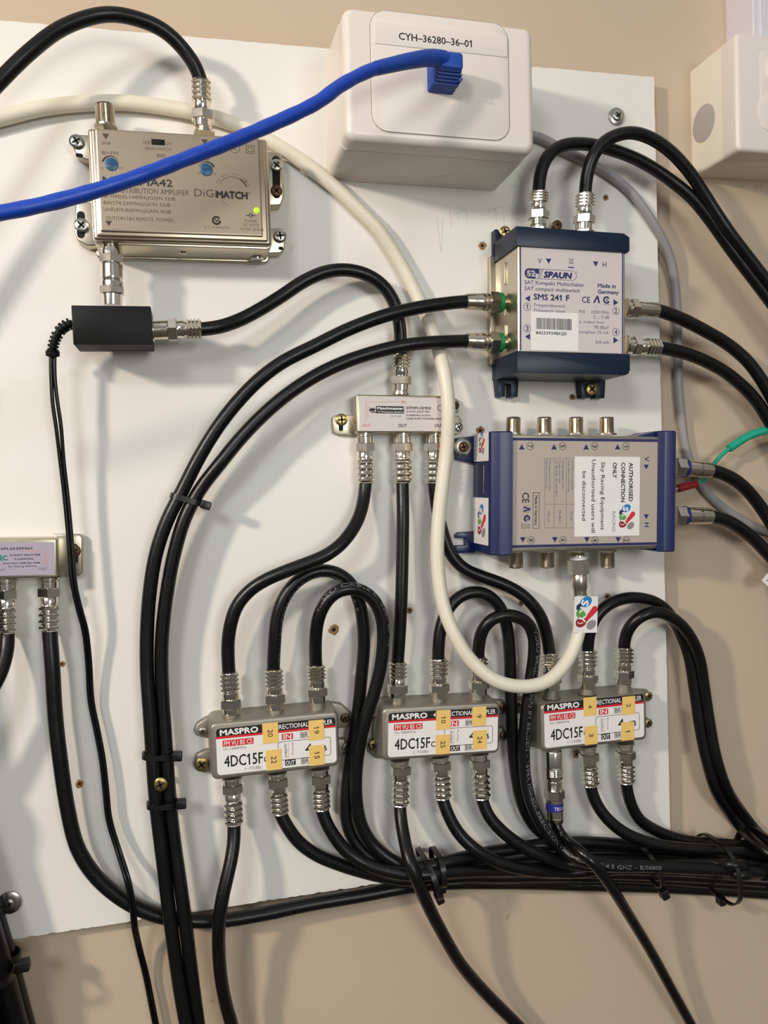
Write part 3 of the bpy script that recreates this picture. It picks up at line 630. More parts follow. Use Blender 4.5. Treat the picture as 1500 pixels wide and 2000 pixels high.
# ------------------------------------------------------------------ power injector (black box), adapter, lead
D = Dev('power_injector', 'small matt black box plugged below the amplifier with a coiled strain relief', 'power box', [(137, 596), (295, 598), (297, 673), (145, 673)], 33, 12)
b = MB(); b.prism(rrect(D.x0, D.y0, D.x1, D.y1, .5, 2), 12, 33, BLKP, .35, 2); D.build(b, 'case')
h_ = 21
ad = MB(); A_ = Vector(D.L(217, 474, h_) + (h_,)); B_ = Vector(D.L(220, 597, h_) + (h_,)); d_ = B_ - A_; Lg = d_.length
ad.lathe(A_, d_, [(0, 4.1), (0, 4.6), (.09 * Lg, 4.7), (.10 * Lg, 4.9), (.19 * Lg, 4.9), (.20 * Lg, 4.8, 1), (.21 * Lg, 5.3, 1), (.33 * Lg, 5.3, 1), (.34 * Lg, 4.8)] + [(.35 * Lg + i_ * .7, 5.0 + (.16 if i_ % 2 else 0)) for i_ in range(int(.26 * Lg / .7))] + [(.62 * Lg, 4.8), (.63 * Lg, 5.2), (.70 * Lg, 5.2), (.71 * Lg, 4.8, 1), (.72 * Lg, 5.4, 1), (.82 * Lg, 5.4, 1), (.83 * Lg, 4.7), (Lg, 4.5)], NICKB, 36)
D.build(ad, 'adapter_plug', label='knurled bright metal adapter')
D.port((296, 646), (316, 645), h_, 4.6, thread=False, hexn=False)
# strain relief + twin lead are one thing with the box
sp_ = path([(142, 631, 22), (128, 636, 22), (117, 646, 21), (108, 662, 20), (103, 680, 19), (103, 692, 18)])
spw = [Vector(D.L(p_[0], p_[1], p_[2]) + (p_[2],)) for p_ in [(142, 631, 22), (128, 636, 22), (117, 646, 21), (108, 662, 20), (103, 680, 19), (103, 692, 18)]]
q_ = spline(spw, .8); s_ = MB(); s_.tube(q_, 1.7, BLKP); fr_ = frames(q_); n_ = len(fr_)
for k_ in range(9):
    p_, t_, _, _ = fr_[int(n_ * (.10 + .80 * k_ / 8))]; s_.lathe(p_ - t_ * .6, t_, [(0, 2.9 - .05 * k_), (.9, 2.9 - .05 * k_)], BLKP, 18)
p_, t_, _, _ = fr_[-1]; s_.lathe(p_ - t_ * 1.6, t_, [(0, 3.1), (.3, 3.2), (2.2, 3.2), (2.5, 2.6)], BLKP, 18); D.build(s_, 'strain_relief')
lead = [(103, 692, 18), (103, 720), (104, 745), (108, 790), (114, 830), (121, 900), (128, 960), (134, 1020, 13), (139, 1080, 13), (144, 1140, 13), (155, 1190), (166, 1230), (173, 1290), (178, 1370, 5), (189, 1424), (200, 1483), (207, 1545), (213, 1600, 6), (232, 1664, 8), (249, 1718, 13), (259, 1768, 13), (263, 1810, 8), (272, 1852, 0), (286, 1908, -4), (297, 1964), (305, 2005), (320, 2080)]
for sgn in (-1, 1):
    pts = []
    for i_, p_ in enumerate(lead):
        hh = 18
        pts.append(p_)
    P_ = path(pts); Pl = []
    for i_, p_ in enumerate(P_):
        v_ = Vector((p_.x, p_.y)) - D.c; ca, sa = math.cos(D.ang), math.sin(D.ang)
        off = sgn * (.8 if i_ < 2 else (1.15 if i_ in (3, 4) else .82)); Pl.append(Vector((v_.x * ca + v_.y * sa + off, -v_.x * sa + v_.y * ca, p_.z)))
    Pl.append(Pl[-1] + (Pl[-1] - Pl[-2]).normalized() * 220); s_ = MB(); s_.tube(spline(Pl), 0.92, BLKG, 10); D.build(s_, 'lead_wire', ang=60)

# ------------------------------------------------------------------ three-way splitter (centre)
D = Dev('splitter', 'slim silver three-way splitter in the middle of the board, partly behind the cream cable', 'splitter', [(695, 770), (885, 774), (882, 845), (697, 845)], 14)
b = MB(); b.prism(rrect(D.x0, D.y0, D.x1, D.y1, 1.2, 4), 0, 14, TIN, .7, 3); D.build(b, 'case')
l_ = MB(); l_.prism(rrect(D.x0 + 1.6, D.y0 + .9, D.x1 - 1.2, D.y1 - 1.2, .6, 3), 13.95, 14.12, PALE, .05, 1)
def c6(x, y): return (580 + x / 3.947, 580 + y / 3.947)
w_ = 14.15
def T(txt, xa, ya, xb, yb, h, m=K_INK, bold=0): D.text(l_, txt, c6(xa, ya), c6(xb, yb), h / 3.947, m, w_, bold)
T('IN', 806, 811, 836, 811, 22, P_INK, .04); T('OUT', 502, 990, 568, 990, 22, P_INK, .05); T('OUT', 780, 992, 846, 992, 24, K_INK, .05); T('OUT', 1060, 992, 1128, 992, 24, K_INK, .05)
q = D.rect(*c6(608, 842), *c6(824, 898)); l_.flat(rrect(*q, .02, 1), w_ - .01, K_INK); T('Matchmaster', 618, 858, 820, 859, 18, W_INK, .07); T('TV Reception Systems', 620, 885, 818, 887, 9, W_INK, .02)
for k_ in range(3): 
    a_ = D.L(*c6(552 + k_ * 14, 850)); l_.flat([(a_[0], a_[1]), (a_[0] + 1.9, a_[1] - 1.0), (a_[0] + 1.0, a_[1] - 1.9), (a_[0] + 2.8, a_[1] - 3.1), (a_[0] + 1.9, a_[1] - 3.0), (a_[0] - .1, a_[1] - 1.6), (a_[0] + .8, a_[1] - 1.0)], w_, K_INK)
T('By Design', 724, 918, 806, 916, 12, G_INK); T('07MM-GM03', 842, 856, 1030, 857, 19, K_INK, .06); T('3-WAY SPLITTER', 844, 884, 1022, 885, 12, K_INK, .03); T('5-2400MHz AC/DC', 842, 912, 1030, 913, 12, K_INK, .03); T('ONE PORT POWER PASS', 842, 938, 1116, 940, 12, K_INK, .04)
l_.line([D.L(*c6(530, 960)), D.L(*c6(530, 812)), D.L(*c6(795, 808))], .22, w_, P_INK); D.text(l_, 'POWER PASS', c6(545, 940), c6(545, 830), 2.5, P_INK, w_)
c = D.L(*c6(1105, 856)); l_.ringf(c[0], c[1], 1.3, 1.6, w_, K_INK); D.build(l_, 'face_label')
for P_, sl in (([(650, 815), (655, 811), (690, 811), (690, 850), (660, 850), (650, 845)], [(666, 822, 666, 838, 1.2)]), ([(862, 778), (892, 778), (896, 783), (896, 805), (862, 808)], []), ([(862, 812), (896, 812), (902, 820), (902, 842), (895, 848), (862, 848)], [])):
    ear(P_, 3.2, 3.2, TIN, slots=sl, bev=.5)
for A_, B_ in (((781, 772), (781, 758)), ((711, 845), (711, 862)), ((785, 845), (785, 862)), ((848, 845), (848, 862))): D.port(A_, B_, 7.2, 4.3, thread=False, hexn=False)
screw('brass cross-head screw on the left tab of the centre splitter', 667, 820, 3.4, 3.3, BRASS, .05)
screw('dark screw at the upper right tab of the centre splitter, half behind the cream cable', 889, 792, 3.4, 2.3, RUST, .3)
screw('small silver screw at the lower right of the centre splitter beside the cream cable', 895, 834, 3.4, 2.6, STEEL, .5)

# left splitter, cut by the frame
D = Dev('splitter', 'silver splitter with violet label cut off by the left edge of the photo', 'splitter', [(-110, 1052), (110, 1052), (112, 1127), (-110, 1134)], 14)
b = MB(); b.prism(rrect(D.x0, D.y0, D.x1, D.y1, 1.2, 4), 0, 14, TIN, .7, 3); D.build(b, 'case')
l_ = MB(); l_.prism(rrect(D.x0 + 1.6, D.y0 + 1.4, D.x1 - 1.0, D.y1 - 2.0, .6, 3), 13.95, 14.12, HOLO, .05, 1)
def c4(x, y): return (x / 4.763, 980 + y / 4.762)
def T(txt, xa, ya, xb, yb, h, m=K_INK, bold=0): D.text(l_, txt, c4(xa, ya), c4(xb, yb), h / 4.763, m, w_, bold)
T('SPLS53PPSM', 8, 436, 298, 434, 22, B_INK, .05); T('3-WAY SPLITTER', 92, 495, 378, 494, 17, K_INK, .04); T('5-2400MHz', 135, 532, 310, 530, 16, K_INK, .03); T('loss:Terr-4dB Sat-4dB', 30, 572, 370, 566, 14, K_INK, .04); T('Dc Rating 500/1A', 80, 602, 340, 598, 13, K_INK, .02); T('OUT', 362, 624, 440, 622, 20); T('OUT', -30, 636, 45, 634, 20)
T('GEC', -50, 525, 68, 520, 46, TE_INK, .15); l_.line([D.L(*c4(180, 455)), D.L(*c4(400, 462)), D.L(*c4(400, 590))], .2, w_, P_INK); l_.line([D.L(*c4(425, 470)), D.L(*c4(425, 590))], .5, w_, P_INK); D.build(l_, 'face_label')
ear([(105, 1043), (155, 1043), (161, 1050), (161, 1120), (150, 1127), (105, 1127)], 4, 4, TIN, slots=[(146, 1068, 146, 1095, 1.6)], bev=.7)
D.port((13, 1129), (13, 1146), 7.2, 4.3, thread=False, hexn=False); D.port((97, 1127), (97, 1142), 7.2, 4.3, thread=False, hexn=False)
screw('brown tarnished screw on the tab of the left edge splitter, behind the thin lead', 146, 1076, 4.2, 3.0, RUST, .6)

# ------------------------------------------------------------------ compact multiswitch (upper right)
D = Dev('multiswitch', 'silver compact multiswitch with dark teal end caps and barcode sticker, upper right of the board', 'multiswitch', [(1011, 480), (1220, 494), (1221, 690), (1011, 685)], 34.6)
b = MB(); xs0 = D.x0; b.prism(rrect(D.x0, D.y0 - 3, D.x1, D.y1 + 3, .6, 3), 3, 34.6, TIN, .5)
b.prism(rrect(D.x0 - 3.5, D.y0 - 3, D.x1 + 2.5, D.y1 + 3, .3, 2), 0, 4.0, TIN, .3)
for k_ in range(3): b.box(D.x0 - 1.0, D.y0 + 4 + k_ * 17, D.x0 + .1, D.y0 + 16 + k_ * 17, 18, 19.2, TIN, .1, .1)
D.build(b, 'case')
l_ = MB(); w_ = 34.72; l_.prism(rrect(D.x0 + 1.0, D.y0, D.x1 - .9, D.y1, .1, 1), 34.5, 34.68, PALE, .0, 1)
def c5(x, y): return (950 + x / 5.0, 430 + y / 5.0)
def c5b(x, y): return (950 + x / 5.0, 580 + y / 5.0)
def T(txt, a_, b_, h, m=N_INK, bold=0, sh=0, f_=c5): D.text(l_, txt, f_(*a_), f_(*b_), h / 5.0, m, w_, bold, sh)
l_.flat(rrect(D.x0 + 1.2, D.y0 + .01, D.x0 + 1.9, D.y1 - .01, .02, 1), w_, N_INK); l_.flat(rrect(D.x1 - 1.8, D.y0 + .01, D.x1 - 1.1, D.y1 - .01, .02, 1), w_, N_INK)
T('V', (500, 397), (540, 398), 46); tri(l_, D, *c5(606, 400), 1.6, 'd', N_INK, w_); tri(l_, D, *c5(1066, 428), 1.6, 'd', N_INK, w_); T('H', (1133, 433), (1170, 435), 44)
q = D.rect(*c5(805, 372), *c5(850, 430)); l_.frame(q[0] + .4, q[1] + .3, q[2] - .3, q[3] - .4, .2, w_, N_INK); l_.line([(q[0], q[1]), (q[2], q[3])], .16, w_, N_INK); l_.line([(q[0], q[3]), (q[2], q[1])], .16, w_, N_INK); l_.line([D.L(*c5(800, 461)), D.L(*c5(852, 464))], .6, w_, N_INK)
q = D.rect(*c5(372, 482), *c5(880, 580)); l_.frame(q[0], q[1], q[2], q[3], .22, w_, N_INK, 2.6)
hh = rrect(q[0], q[1], q[0] + 8.6, q[3], 2.6, 5); l_.flat([(x_ if x_ < q[0] + 6.0 else (q[0] + (8.2 if y_ > (q[1] + q[3]) / 2 else 6.2)), y_) for x_, y_ in hh], w_, N_INK)
l_.text('S2', q[0] + 3.7, (q[1] + q[3]) / 2, 4.6, 2.9, w_ + .02, PALE, 0, .12); l_.line([(q[0] + 1.2, (q[1] + q[3]) / 2), (q[0] + 6.4, (q[1] + q[3]) / 2)], .3, w_ + .02, PALE)
for k_ in range(3): l_.line([(q[0] + 7.2 + k_ * .75, q[1] + .1), (q[0] + 9.0 + k_ * .75, q[3] - .1)], .22, w_, N_INK)
T('SPAUN', (565, 530), (828, 545), 50, N_INK, .30, .2); T('TM', (872, 508), (888, 509), 10)
T('SAT Kompakt Multischalter', (372, 606), (955, 632), 34, S_INK, .02); T('SAT compact multiswitch', (372, 664), (912, 690), 34, S_INK, .02, .2); T('Made in', (1088, 637), (1260, 647), 34, N_INK, .08); T('Germany', (1088, 697), (1290, 707), 34, N_INK, .08)
T('SMS 241 F', (462, 748), (808, 762), 50, N_INK, .14); tri(l_, D, *c5(402, 765), 1.7, 'l', N_INK, w_); tri(l_, D, *c5(1262, 805), 1.7, 'r', N_INK, w_); T('CE', (933, 775), (1010, 780), 52, N_INK, .06)
T('\u039b', (1050, 775), (1108, 778), 56, N_INK, .25, .12); c = D.L(*c5(1172, 780)); l_.ringf(c[0], c[1], 1.1, 2.0, w_, N_INK, 45, 340); l_.line([(c[0] - .4, c[1] + .3), (c[0] + .1, c[1] - .5), (c[0] + 1.4, c[1] + 1.2)], .4, w_, N_INK); T('N12061', (1145, 822), (1208, 826), 9)
circled(l_, D, *c5(397, 847), '1', 2.1, N_INK, w_); circled(l_, D, *c5(1263, 887), '2', 2.1, N_INK, w_); circled(l_, D, *c5b(397, 308), '3', 2.1, N_INK, w_); circled(l_, D, *c5b(1263, 343), '4', 2.1, N_INK, w_)
tri(l_, D, *c5b(402, 388), 1.7, 'l', N_INK, w_); tri(l_, D, *c5b(1262, 423), 1.7, 'r', N_INK, w_)
T('Frequenzbereich', (465, 828), (768, 838), 28, S_INK); T('Frequency range', (465, 880), (768, 888), 28, S_INK, 0, .2)
T('950', (903, 890), (963, 893), 26, S_INK); T('2200 MHz', (1020, 895), (1198, 905), 26, S_INK)
T('2 ... 3 dB', (1045, 193), (1198, 200), 28, S_INK, 0, 0, c5b); T('x. output level', (905, 240), (1145, 247), 24, S_INK, 0, .2, c5b); T('98 dB\u00b5V', (1050, 293), (1196, 300), 28, S_INK, 0, 0, c5b); T('sumption: 75 mA', (905, 340), (1196, 348), 26, S_INK, 0, 0, c5b); T('500 mA', (1065, 440), (1196, 446), 28, S_INK, 0, 0, c5b)
D.build(l_, 'face_label')
s_ = MB(); q = D.rect(*c5b(435, 152), *c5b(897, 524)); s_.prism(rrect(q[0], q[1], q[2], q[3], .1, 1), 34.7, 34.8, PAPER, 0, 1); q = D.rect(*c5b(483, 210), *c5b(828, 320)); x_ = q[0]; rb = random.Random(4)
while x_ < q[2]:
    wd_ = rb.choice((.16, .16, .3, .45)); s_.flat([(x_, q[1]), (x_ + wd_, q[1]), (x_ + wd_, q[3]), (x_, q[3])], 34.83, K_INK); x_ += wd_ + rb.choice((.16, .2, .34))
D.text(s_, '84233934B62J0', c5b(483, 348), c5b(782, 360), 5.4, K_INK, 34.83, .03); D.build(s_, 'barcode_sticker')
# end caps
tc_ = MB(); A_ = D.L(1008, 461, 36); top = D.L(1110, 448, 36)[1]; bot = D.L(1110, 486, 36)[1]; xl = D.x0 - 1.0; xr = D.L(1230, 475, 36)[0]
pl_ = [(xl, bot), (xr - 1.0, bot - 0), (xr, bot + 1.0), (xr, top - 2.0), (xr - 3.4, top), (xl, top)]
tc_.prism(pl_, 2, 36, TEALC, .4, 2)
tc_.prism([(xl, top), (xl, bot), (xl + 2.0, bot), (xl + 3.0, top + 5.6), (xl + 1.6, top + 7.4), (xl, top + 7.4)][::1], 0, 6, TEALC, .3, 2)
tc_.prism([(xl + 8.2, top), (xl + 11.4, top), (xl + 11.4, top + 4), (xl + 9.4, top + 5)], 0, 6, TEALC, .3, 2); D.build(tc_, 'upper_end_cap')
bc_ = MB(); top = D.L(1110, 688, 36)[1]; bot = D.L(1110, 730, 36)[1]; xr = D.L(1231, 710, 36)[0]
bc_.prism([(xl, bot), (xr - 2.6, bot), (xr - .8, bot + .9), (xr, bot + 2.8), (xr, top), (xl, top)], 4, 36, TEALC, .5, 2)
for fx0, fx1 in ((xl + .4, xl + 13.4), (D.L(1128, 760, 3)[0], D.L(1177, 760, 3)[0])):
    yb = D.L(1000, 776, 3)[1]; sl = (fx0 + fx1) / 2; bc_.prism([(fx0 + 1.2, yb), (sl - 1.7, yb), (sl - 1.7, yb + 7), (sl + 1.7, yb + 7), (sl + 1.7, yb), (fx1 - .6, yb), (fx1, bot + 1), (fx0, bot + 1)], 0, 6.5, TEALC, .3, 2)
bc_.prism([(xl, bot + .5), (xr - 4, bot + .5), (xr - 4, top - 2), (xl, top - 2)], 0, 5, TEALC, .2, 2); D.build(bc_, 'lower_end_cap')
for A_, B_ in (((1052, 452), (1052, 432)), ((1140, 456), (1140, 440))): D.port(A_, B_, 19, 4.3, thread=False)
for A_, B_ in (((1012, 592), (974, 591)), ((1012, 671), (974, 669)), ((1219, 602), (1228, 603)), ((1219, 674), (1228, 675))): D.port(A_, B_, 18, 4.2, thread=True)
screw('olive brass screw in the upper left ear of the compact multiswitch', 986, 453, 6.6, 3.2, BRASS, .4)
screw('brass cross-head screw in the lower right foot of the compact multiswitch', 1155, 760, 7, 3.7, BRASS, .7)
screw('tarnished brass screw between the two top plugs of the compact multiswitch', 1088, 440, 5, 2.8, RUST, .3)

# ------------------------------------------------------------------ eight-way multiswitch (turned sideways)
D = Dev('multiswitch', 'eight-way multiswitch turned sideways with navy end caps and a white AUTHORISED CONNECTION ONLY sticker', 'multiswitch', [(1001, 850), (1289, 852), (1289, 1072), (1001, 1077)], 28.6)
b = MB(); b.prism(rrect(D.x0 - 2, D.y0, D.x1 + 2, D.y1, .5, 3), 3, 28.5, TIN, .5); D.build(b, 'case')
l_ = MB(); w_ = 28.74; l_.prism(rrect(D.x0, D.L(1140, 1068)[1], D.x1, D.L(1140, 856)[1], .1, 1), 28.4, 28.7, PALE2, 0, 1)
for py in (859, 1064.5):
    yy = D.L(1140, py)[1]; l_.flat(rrect(D.x0 + .01, yy - .75, D.x1 - .01, yy + .75, .02, 1), w_, N_INK)
R_ = -math.pi / 2
for px, n_ in ((1019, '7'), (1082, '5'), (1144.6, '3'), (1206, '1')): tri(l_, D, px, 873, 1.7, 'u', N_INK, w_); circled(l_, D, px + 16.4, 871.5, n_, 2.1, K_INK, w_, R_, .24)
for px, n_ in ((1021, '8'), (1083.5, '6'), (1146, '4'), (1207, '2')): tri(l_, D, px, 1054, 1.7, 'd', N_INK, w_); circled(l_, D, px + 16, 1055, n_, 2.1, K_INK, w_, R_, .24)
def TD(mb_, txt, cx_, ya, yb, h, m=K_INK, bold=0, w=None): D.text(mb_, txt, (cx_, ya), (cx_, yb), h, m, w or w_, bold)
TD(l_, 'V', 1263, 892, 901, 9.5, N_INK, .05); tri(l_, D, 1262, 912, 1.6, 'd', N_INK, w_); tri(l_, D, 1262, 1009, 1.6, 'd', N_INK, w_); TD(l_, 'H', 1263, 1021, 1029, 9.5, N_INK, .05)
def ln(a_, b_, t_=.14): l_.line([D.L(*a_), D.L(*b_)], t_, w_, B_INK)
for x_ in (1063.7, 1082, 1106): ln((x_, 895), (x_, 1031))
for y_ in (895, 985, 1031): ln((1063.7, y_), (1122, y_))
TD(l_, 'Fernspeisestrom max.', 1074, 898, 959, 4.2, S_INK); TD(l_, 'Remote current max.', 1067.5, 898, 955, 4.2, S_INK); TD(l_, 'Ausgangspegel max.', 1100, 899, 956, 4.2, S_INK); TD(l_, 'Output level max.', 1093, 899, 945, 4.2, S_INK); TD(l_, '35 dB IMA, EN 60728-3', 1086.5, 899, 969, 4.2, S_INK)
TD(l_, 'Current consumption', 1118, 899, 957, 4.2, S_INK); TD(l_, 'from each receiver max.', 1111, 899, 962, 4.2, S_INK); TD(l_, '500 mA', 1071.5, 998, 1020, 4.5, S_INK); TD(l_, '98 dB\u00b5V', 1093.5, 997, 1021, 4.5, S_INK); TD(l_, '75 mA', 1116, 998, 1017, 4.5, S_INK)
q = D.rect(1040.5, 962, 1053.3, 1032.5); l_.frame(q[0], q[1], q[2], q[3], .26, w_, K_INK); TD(l_, 'Made in Germany', 1047, 968, 1026, 5.4, K_INK, .05)
TD(l_, 'CE', 1026.5, 962, 982, 13.5, K_INK, .08); c = D.L(1028.5, 994.5); l_.ringf(c[0], c[1], 1.9, 2.05, w_, N_INK); l_.text('\u039b', c[0], c[1], 2.6, 3.4, w_, N_INK, R_, .28)
c = D.L(1029, 1012.5); l_.ringf(c[0], c[1], .9, 1.9, w_, N_INK, -40, 260); l_.line([(c[0] + .4, c[1] + .4), (c[0] - .4, c[1]), (c[0] + .8, c[1] - 1.2)], .35, w_, N_INK)
q = D.rect(1023, 1024, 1034, 1032); l_.frame(q[0] + .2, q[1], q[2] - .2, q[3], .16, w_, K_INK); l_.line([(q[0], q[1]), (q[2], q[3])], .16, w_, K_INK); l_.line([(q[0], q[3]), (q[2], q[1])], .16, w_, K_INK); l_.line([D.L(1019.5, 1023), D.L(1019.5, 1033)], .35, w_, K_INK)
D.build(l_, 'face_label')
def sky_logo(mb, S_, c, k, w):
    """S_: maps photo-like offsets (dx right, dy down) to local; k scale"""
    def P(dx, dy): return (c[0] + dx * k, c[1] - dy * k)
    def ell(dx, dy, a_, b_, rot, m, z):
        mb.flat([(P(dx, dy)[0] + k * (a_ * math.cos(t_) * math.cos(rot) - b_ * math.sin(t_) * math.sin(rot)), P(dx, dy)[1] + k * (a_ * math.cos(t_) * math.sin(rot) + b_ * math.sin(t_) * math.cos(rot))) for t_ in [2 * math.pi * i / 24 for i in range(24)]], w + z, m)
    ell(0, -84, 50, 36, .5, BL_INK, 0); ell(-46, -42, 28, 30, .2, N_INK, .004); ell(-36, 2, 38, 36, -.3, GR_INK, .006); ell(-34, 62, 44, 36, .5, DR_INK, .008)
    a_ = P(5, 45); b_ = P(72, -30); d_ = (Vector(b_) - Vector(a_)); an = math.atan2(d_.y, d_.x); rr = 24 * k
    pts = [(b_[0] + rr * math.cos(an - math.pi / 2 + i * math.pi / 8), b_[1] + rr * math.sin(an - math.pi / 2 + i * math.pi / 8)) for i in range(9)] + [(a_[0] + rr * .6 * math.cos(an + math.pi / 2 + i * math.pi / 8), a_[1] + rr * .6 * math.sin(an + math.pi / 2 + i * math.pi / 8)) for i in range(9)]
    mb.flat(pts, w + .012, R_INK); ell(48, 82, 42, 30, .7, SI_INK, .014)
    for ch_, dx_, dy, sz in (('S', -8, -76, 40), ('K', -20, -22, 44), ('Y', -26, 36, 46)): p_ = P(dx_, dy); mb.text(ch_, p_[0], p_[1], sz * k, 50 * k, w + .04, W_INK, -math.pi / 2 - .15, 3.5 * k)
    mb.line([P(-60, 62), P(-46, 74), P(-20, 66)], 7 * k, w + .04, W_INK)
s_ = MB(); q = D.rect(1122, 892, 1249, 1047); s_.prism(rrect(q[0], q[1], q[2], q[3], .4, 2), 28.7, 28.85, PAPER, 0, 1); ws = 28.88
TD(s_, 'AUTHORISED', 1231.6, 903.6, 979.3, 8, K_INK, .10, ws); TD(s_, 'CONNECTION', 1216.3, 903.6, 980.4, 8, K_INK, .10, ws); TD(s_, 'ONLY', 1200.3, 903.6, 933.5, 8, K_INK, .10, ws)
TD(s_, 'Sky Racing Equipment', 1176.8, 902.5, 1034.8, 8, K_INK, .03, ws); TD(s_, 'Unauthorised users will', 1158.7, 897.8, 1040, 8, K_INK, .03, ws); TD(s_, 'be disconnected', 1140.5, 920.7, 1016.7, 8, K_INK, .03, ws)
TD(s_, 'RACING', 1198.3, 999, 1038, 6.5, SI_INK, .02, ws); c = D.L(1222.5, 1010); sky_logo(s_, None, c, .058, ws); D.build(s_, 'warning_sticker', label='white AUTHORISED CONNECTION ONLY sticker')
# end caps of the eight-way box: cross-section extruded along the short side
def capx(name, prof, y0c, y1c, extra=None):
    """prof: list of (x, w); extruded from y0c to y1c"""
    mb_ = MB(); rings = []
    mb_.layers([[(x_, y_, z_) for x_, z_ in prof] for y_ in (y0c, y0c + .01, y1c - .01, y1c)], NAVYC)
    return mb_
yt = D.L(985, 842, 31)[1]; yb = D.L(985, 1085, 31)[1]; xl = -(D.c.x - 153.9); ca_ = xl
xL2 = D.L(975, 960, 31)[0]; xL3 = D.L(1001, 960, 31)[0]
lc = MB(); prof = [(xL3, 2), (xL3, 31), (xL2 + .3, 31), (xL2 - .2, 30.8), (xl + .4, 28.4), (xl, 27.4), (xl, 2)]
def extr(mb_, prof, ya, yb_, m, bev=.6):
    cx_ = sum(p[0] for p in prof) / len(prof); 
    def ins_(d): return inset(prof, d) if area2(prof) > 0 else inset(prof, -d)
    mb_.layers([[(x_, ya, z_) for x_, z_ in ins_(bev)], [(x_, ya + bev, z_) for x_, z_ in prof], [(x_, yb_ - bev, z_) for x_, z_ in prof], [(x_, yb_, z_) for x_, z_ in ins_(bev)]], m)
def area2(p): return sum(p[i][0] * p[(i + 1) % len(p)][1] - p[(i + 1) % len(p)][0] * p[i][1] for i in range(len(p)))
extr(lc, prof, yb, yt, NAVYC)
# slot in the side face
lc.M = Matrix.Identity(4); side = Matrix.Translation((xl, 0, 0)) @ Matrix(((0, 0, -1, 0), (0, 1, 0, 0), (1, 0, 0, 0), (0, 0, 0, 1)))
ym0 = D.L(940, 905, 15)[1]; ym1 = D.L(940, 970, 15)[1]; lc.M = side; lc.box(9, ym1, 19, ym0, 0, .12, mat('deep_navy', (12, 24, 60), .6), .2, .05); lc.box(18.6, ym1 + 2, 19.3, ym0 - 1, .12, .3, NICK, .2, .05); lc.M = Matrix.Identity(4)
for (ya, yb2, sl) in ((853, 902, False), (1038, 1080, True)):
    a_ = D.L(893, ya, 2)[1]; b_ = D.L(893, yb2, 2)[1]; xo = D.L(891, 900, 3)[0]
    if sl:
        m1 = b_ + (a_ - b_) * .36; m2 = b_ + (a_ - b_) * .70; lc.prism([(xo, b_), (xl + .5, b_), (xl + .5, a_), (xo + 1.5, a_ - .5), (xo, a_ - 1.6), (xo, m2), (xo + 5.5, m2), (xo + 5.5, m1), (xo, m1)], 0, 3.4, NAVYC, .3, 2)
    else: lc.prism([(xo, b_ + 1.2), (xl + .5, b_ - 1), (xl + .5, a_ + .5), (xo, a_ - .8)], 0, 3.4, NAVYC, .3, 2)
lcap = D.build(lc, 'left_end_cap', ang=25)
rc = MB(); xr1 = D.L(1289, 960, 31)[0]; xr2 = D.L(1319, 960, 31)[0]; yt2 = D.L(1300, 841, 31)[1]; yb2 = D.L(1300, 1078, 31)[1]
prof = [(xr1, 2), (xr2, 2), (xr2, 31), (xr1 + 3.8, 31), (xr1 + 2.6, 30.6), (xr1 - .3, 28.8)]
extr(rc, prof, yb2, yt2, NAVYC); rc.prism([(xr1 - 14, D.y1 - .2), (xr1 + .2, D.y1 - .2), (xr1 + .2, yt2 - .3)], 8, 26, NAVYC, .2, 1); rc.prism([(xr1 - 14, D.y0 + .2), (xr1 + .2, yb2 + .3), (xr1 + .2, D.y0 + .2)], 8, 26, NAVYC, .2, 1)
D.build(rc, 'right_end_cap', ang=25)
for (ya, yb2, hw0, hw1, k_) in ((846, 901, 6, 27, .05), (972, 1063, 6, 27, .075)):
    s_ = MB(); s_.M = side; a_ = D.L(940, ya, 15)[1]; b_ = D.L(940, yb2, 15)[1]; s_.prism(rrect(hw0 - 4, b_, hw1 - 1, a_, .3, 2), .12, .25, PAPER, 0, 1)
    sky_logo(s_, None, (15.5, (a_ + b_) / 2 - (0 if ya > 900 else -2)), k_, .28); s_.text('RACING', 5.5, (a_ + b_) / 2, 13, 1.9, .28, SI_INK, -math.pi / 2, .02); D.build(s_, 'logo_sticker', lcap, 'white sticker with coloured logo')
for x_ in (1003, 1063, 1125, 1185): D.port((x_ - 1 if x_ < 1010 else x_, 850), (x_, 815), 14, 4.1)
for x_ in (1007, 1068, 1186): D.port((x_, 1074), (x_ + .5, 1109), 14, 4.1)
D.port((1128, 1074), (1128, 1088), 14, 4.1)
D.port((1318, 913), (1326, 913), 14, 4.4, thread=False); D.port((1318, 1007), (1326, 1007), 14, 4.4, thread=False)
screw('large dull bolt with washer in the top left ear of the eight-way multiswitch', 905, 873, 4.8, 3.0, RUST, .2, washer=5.0, name='hex_bolt')

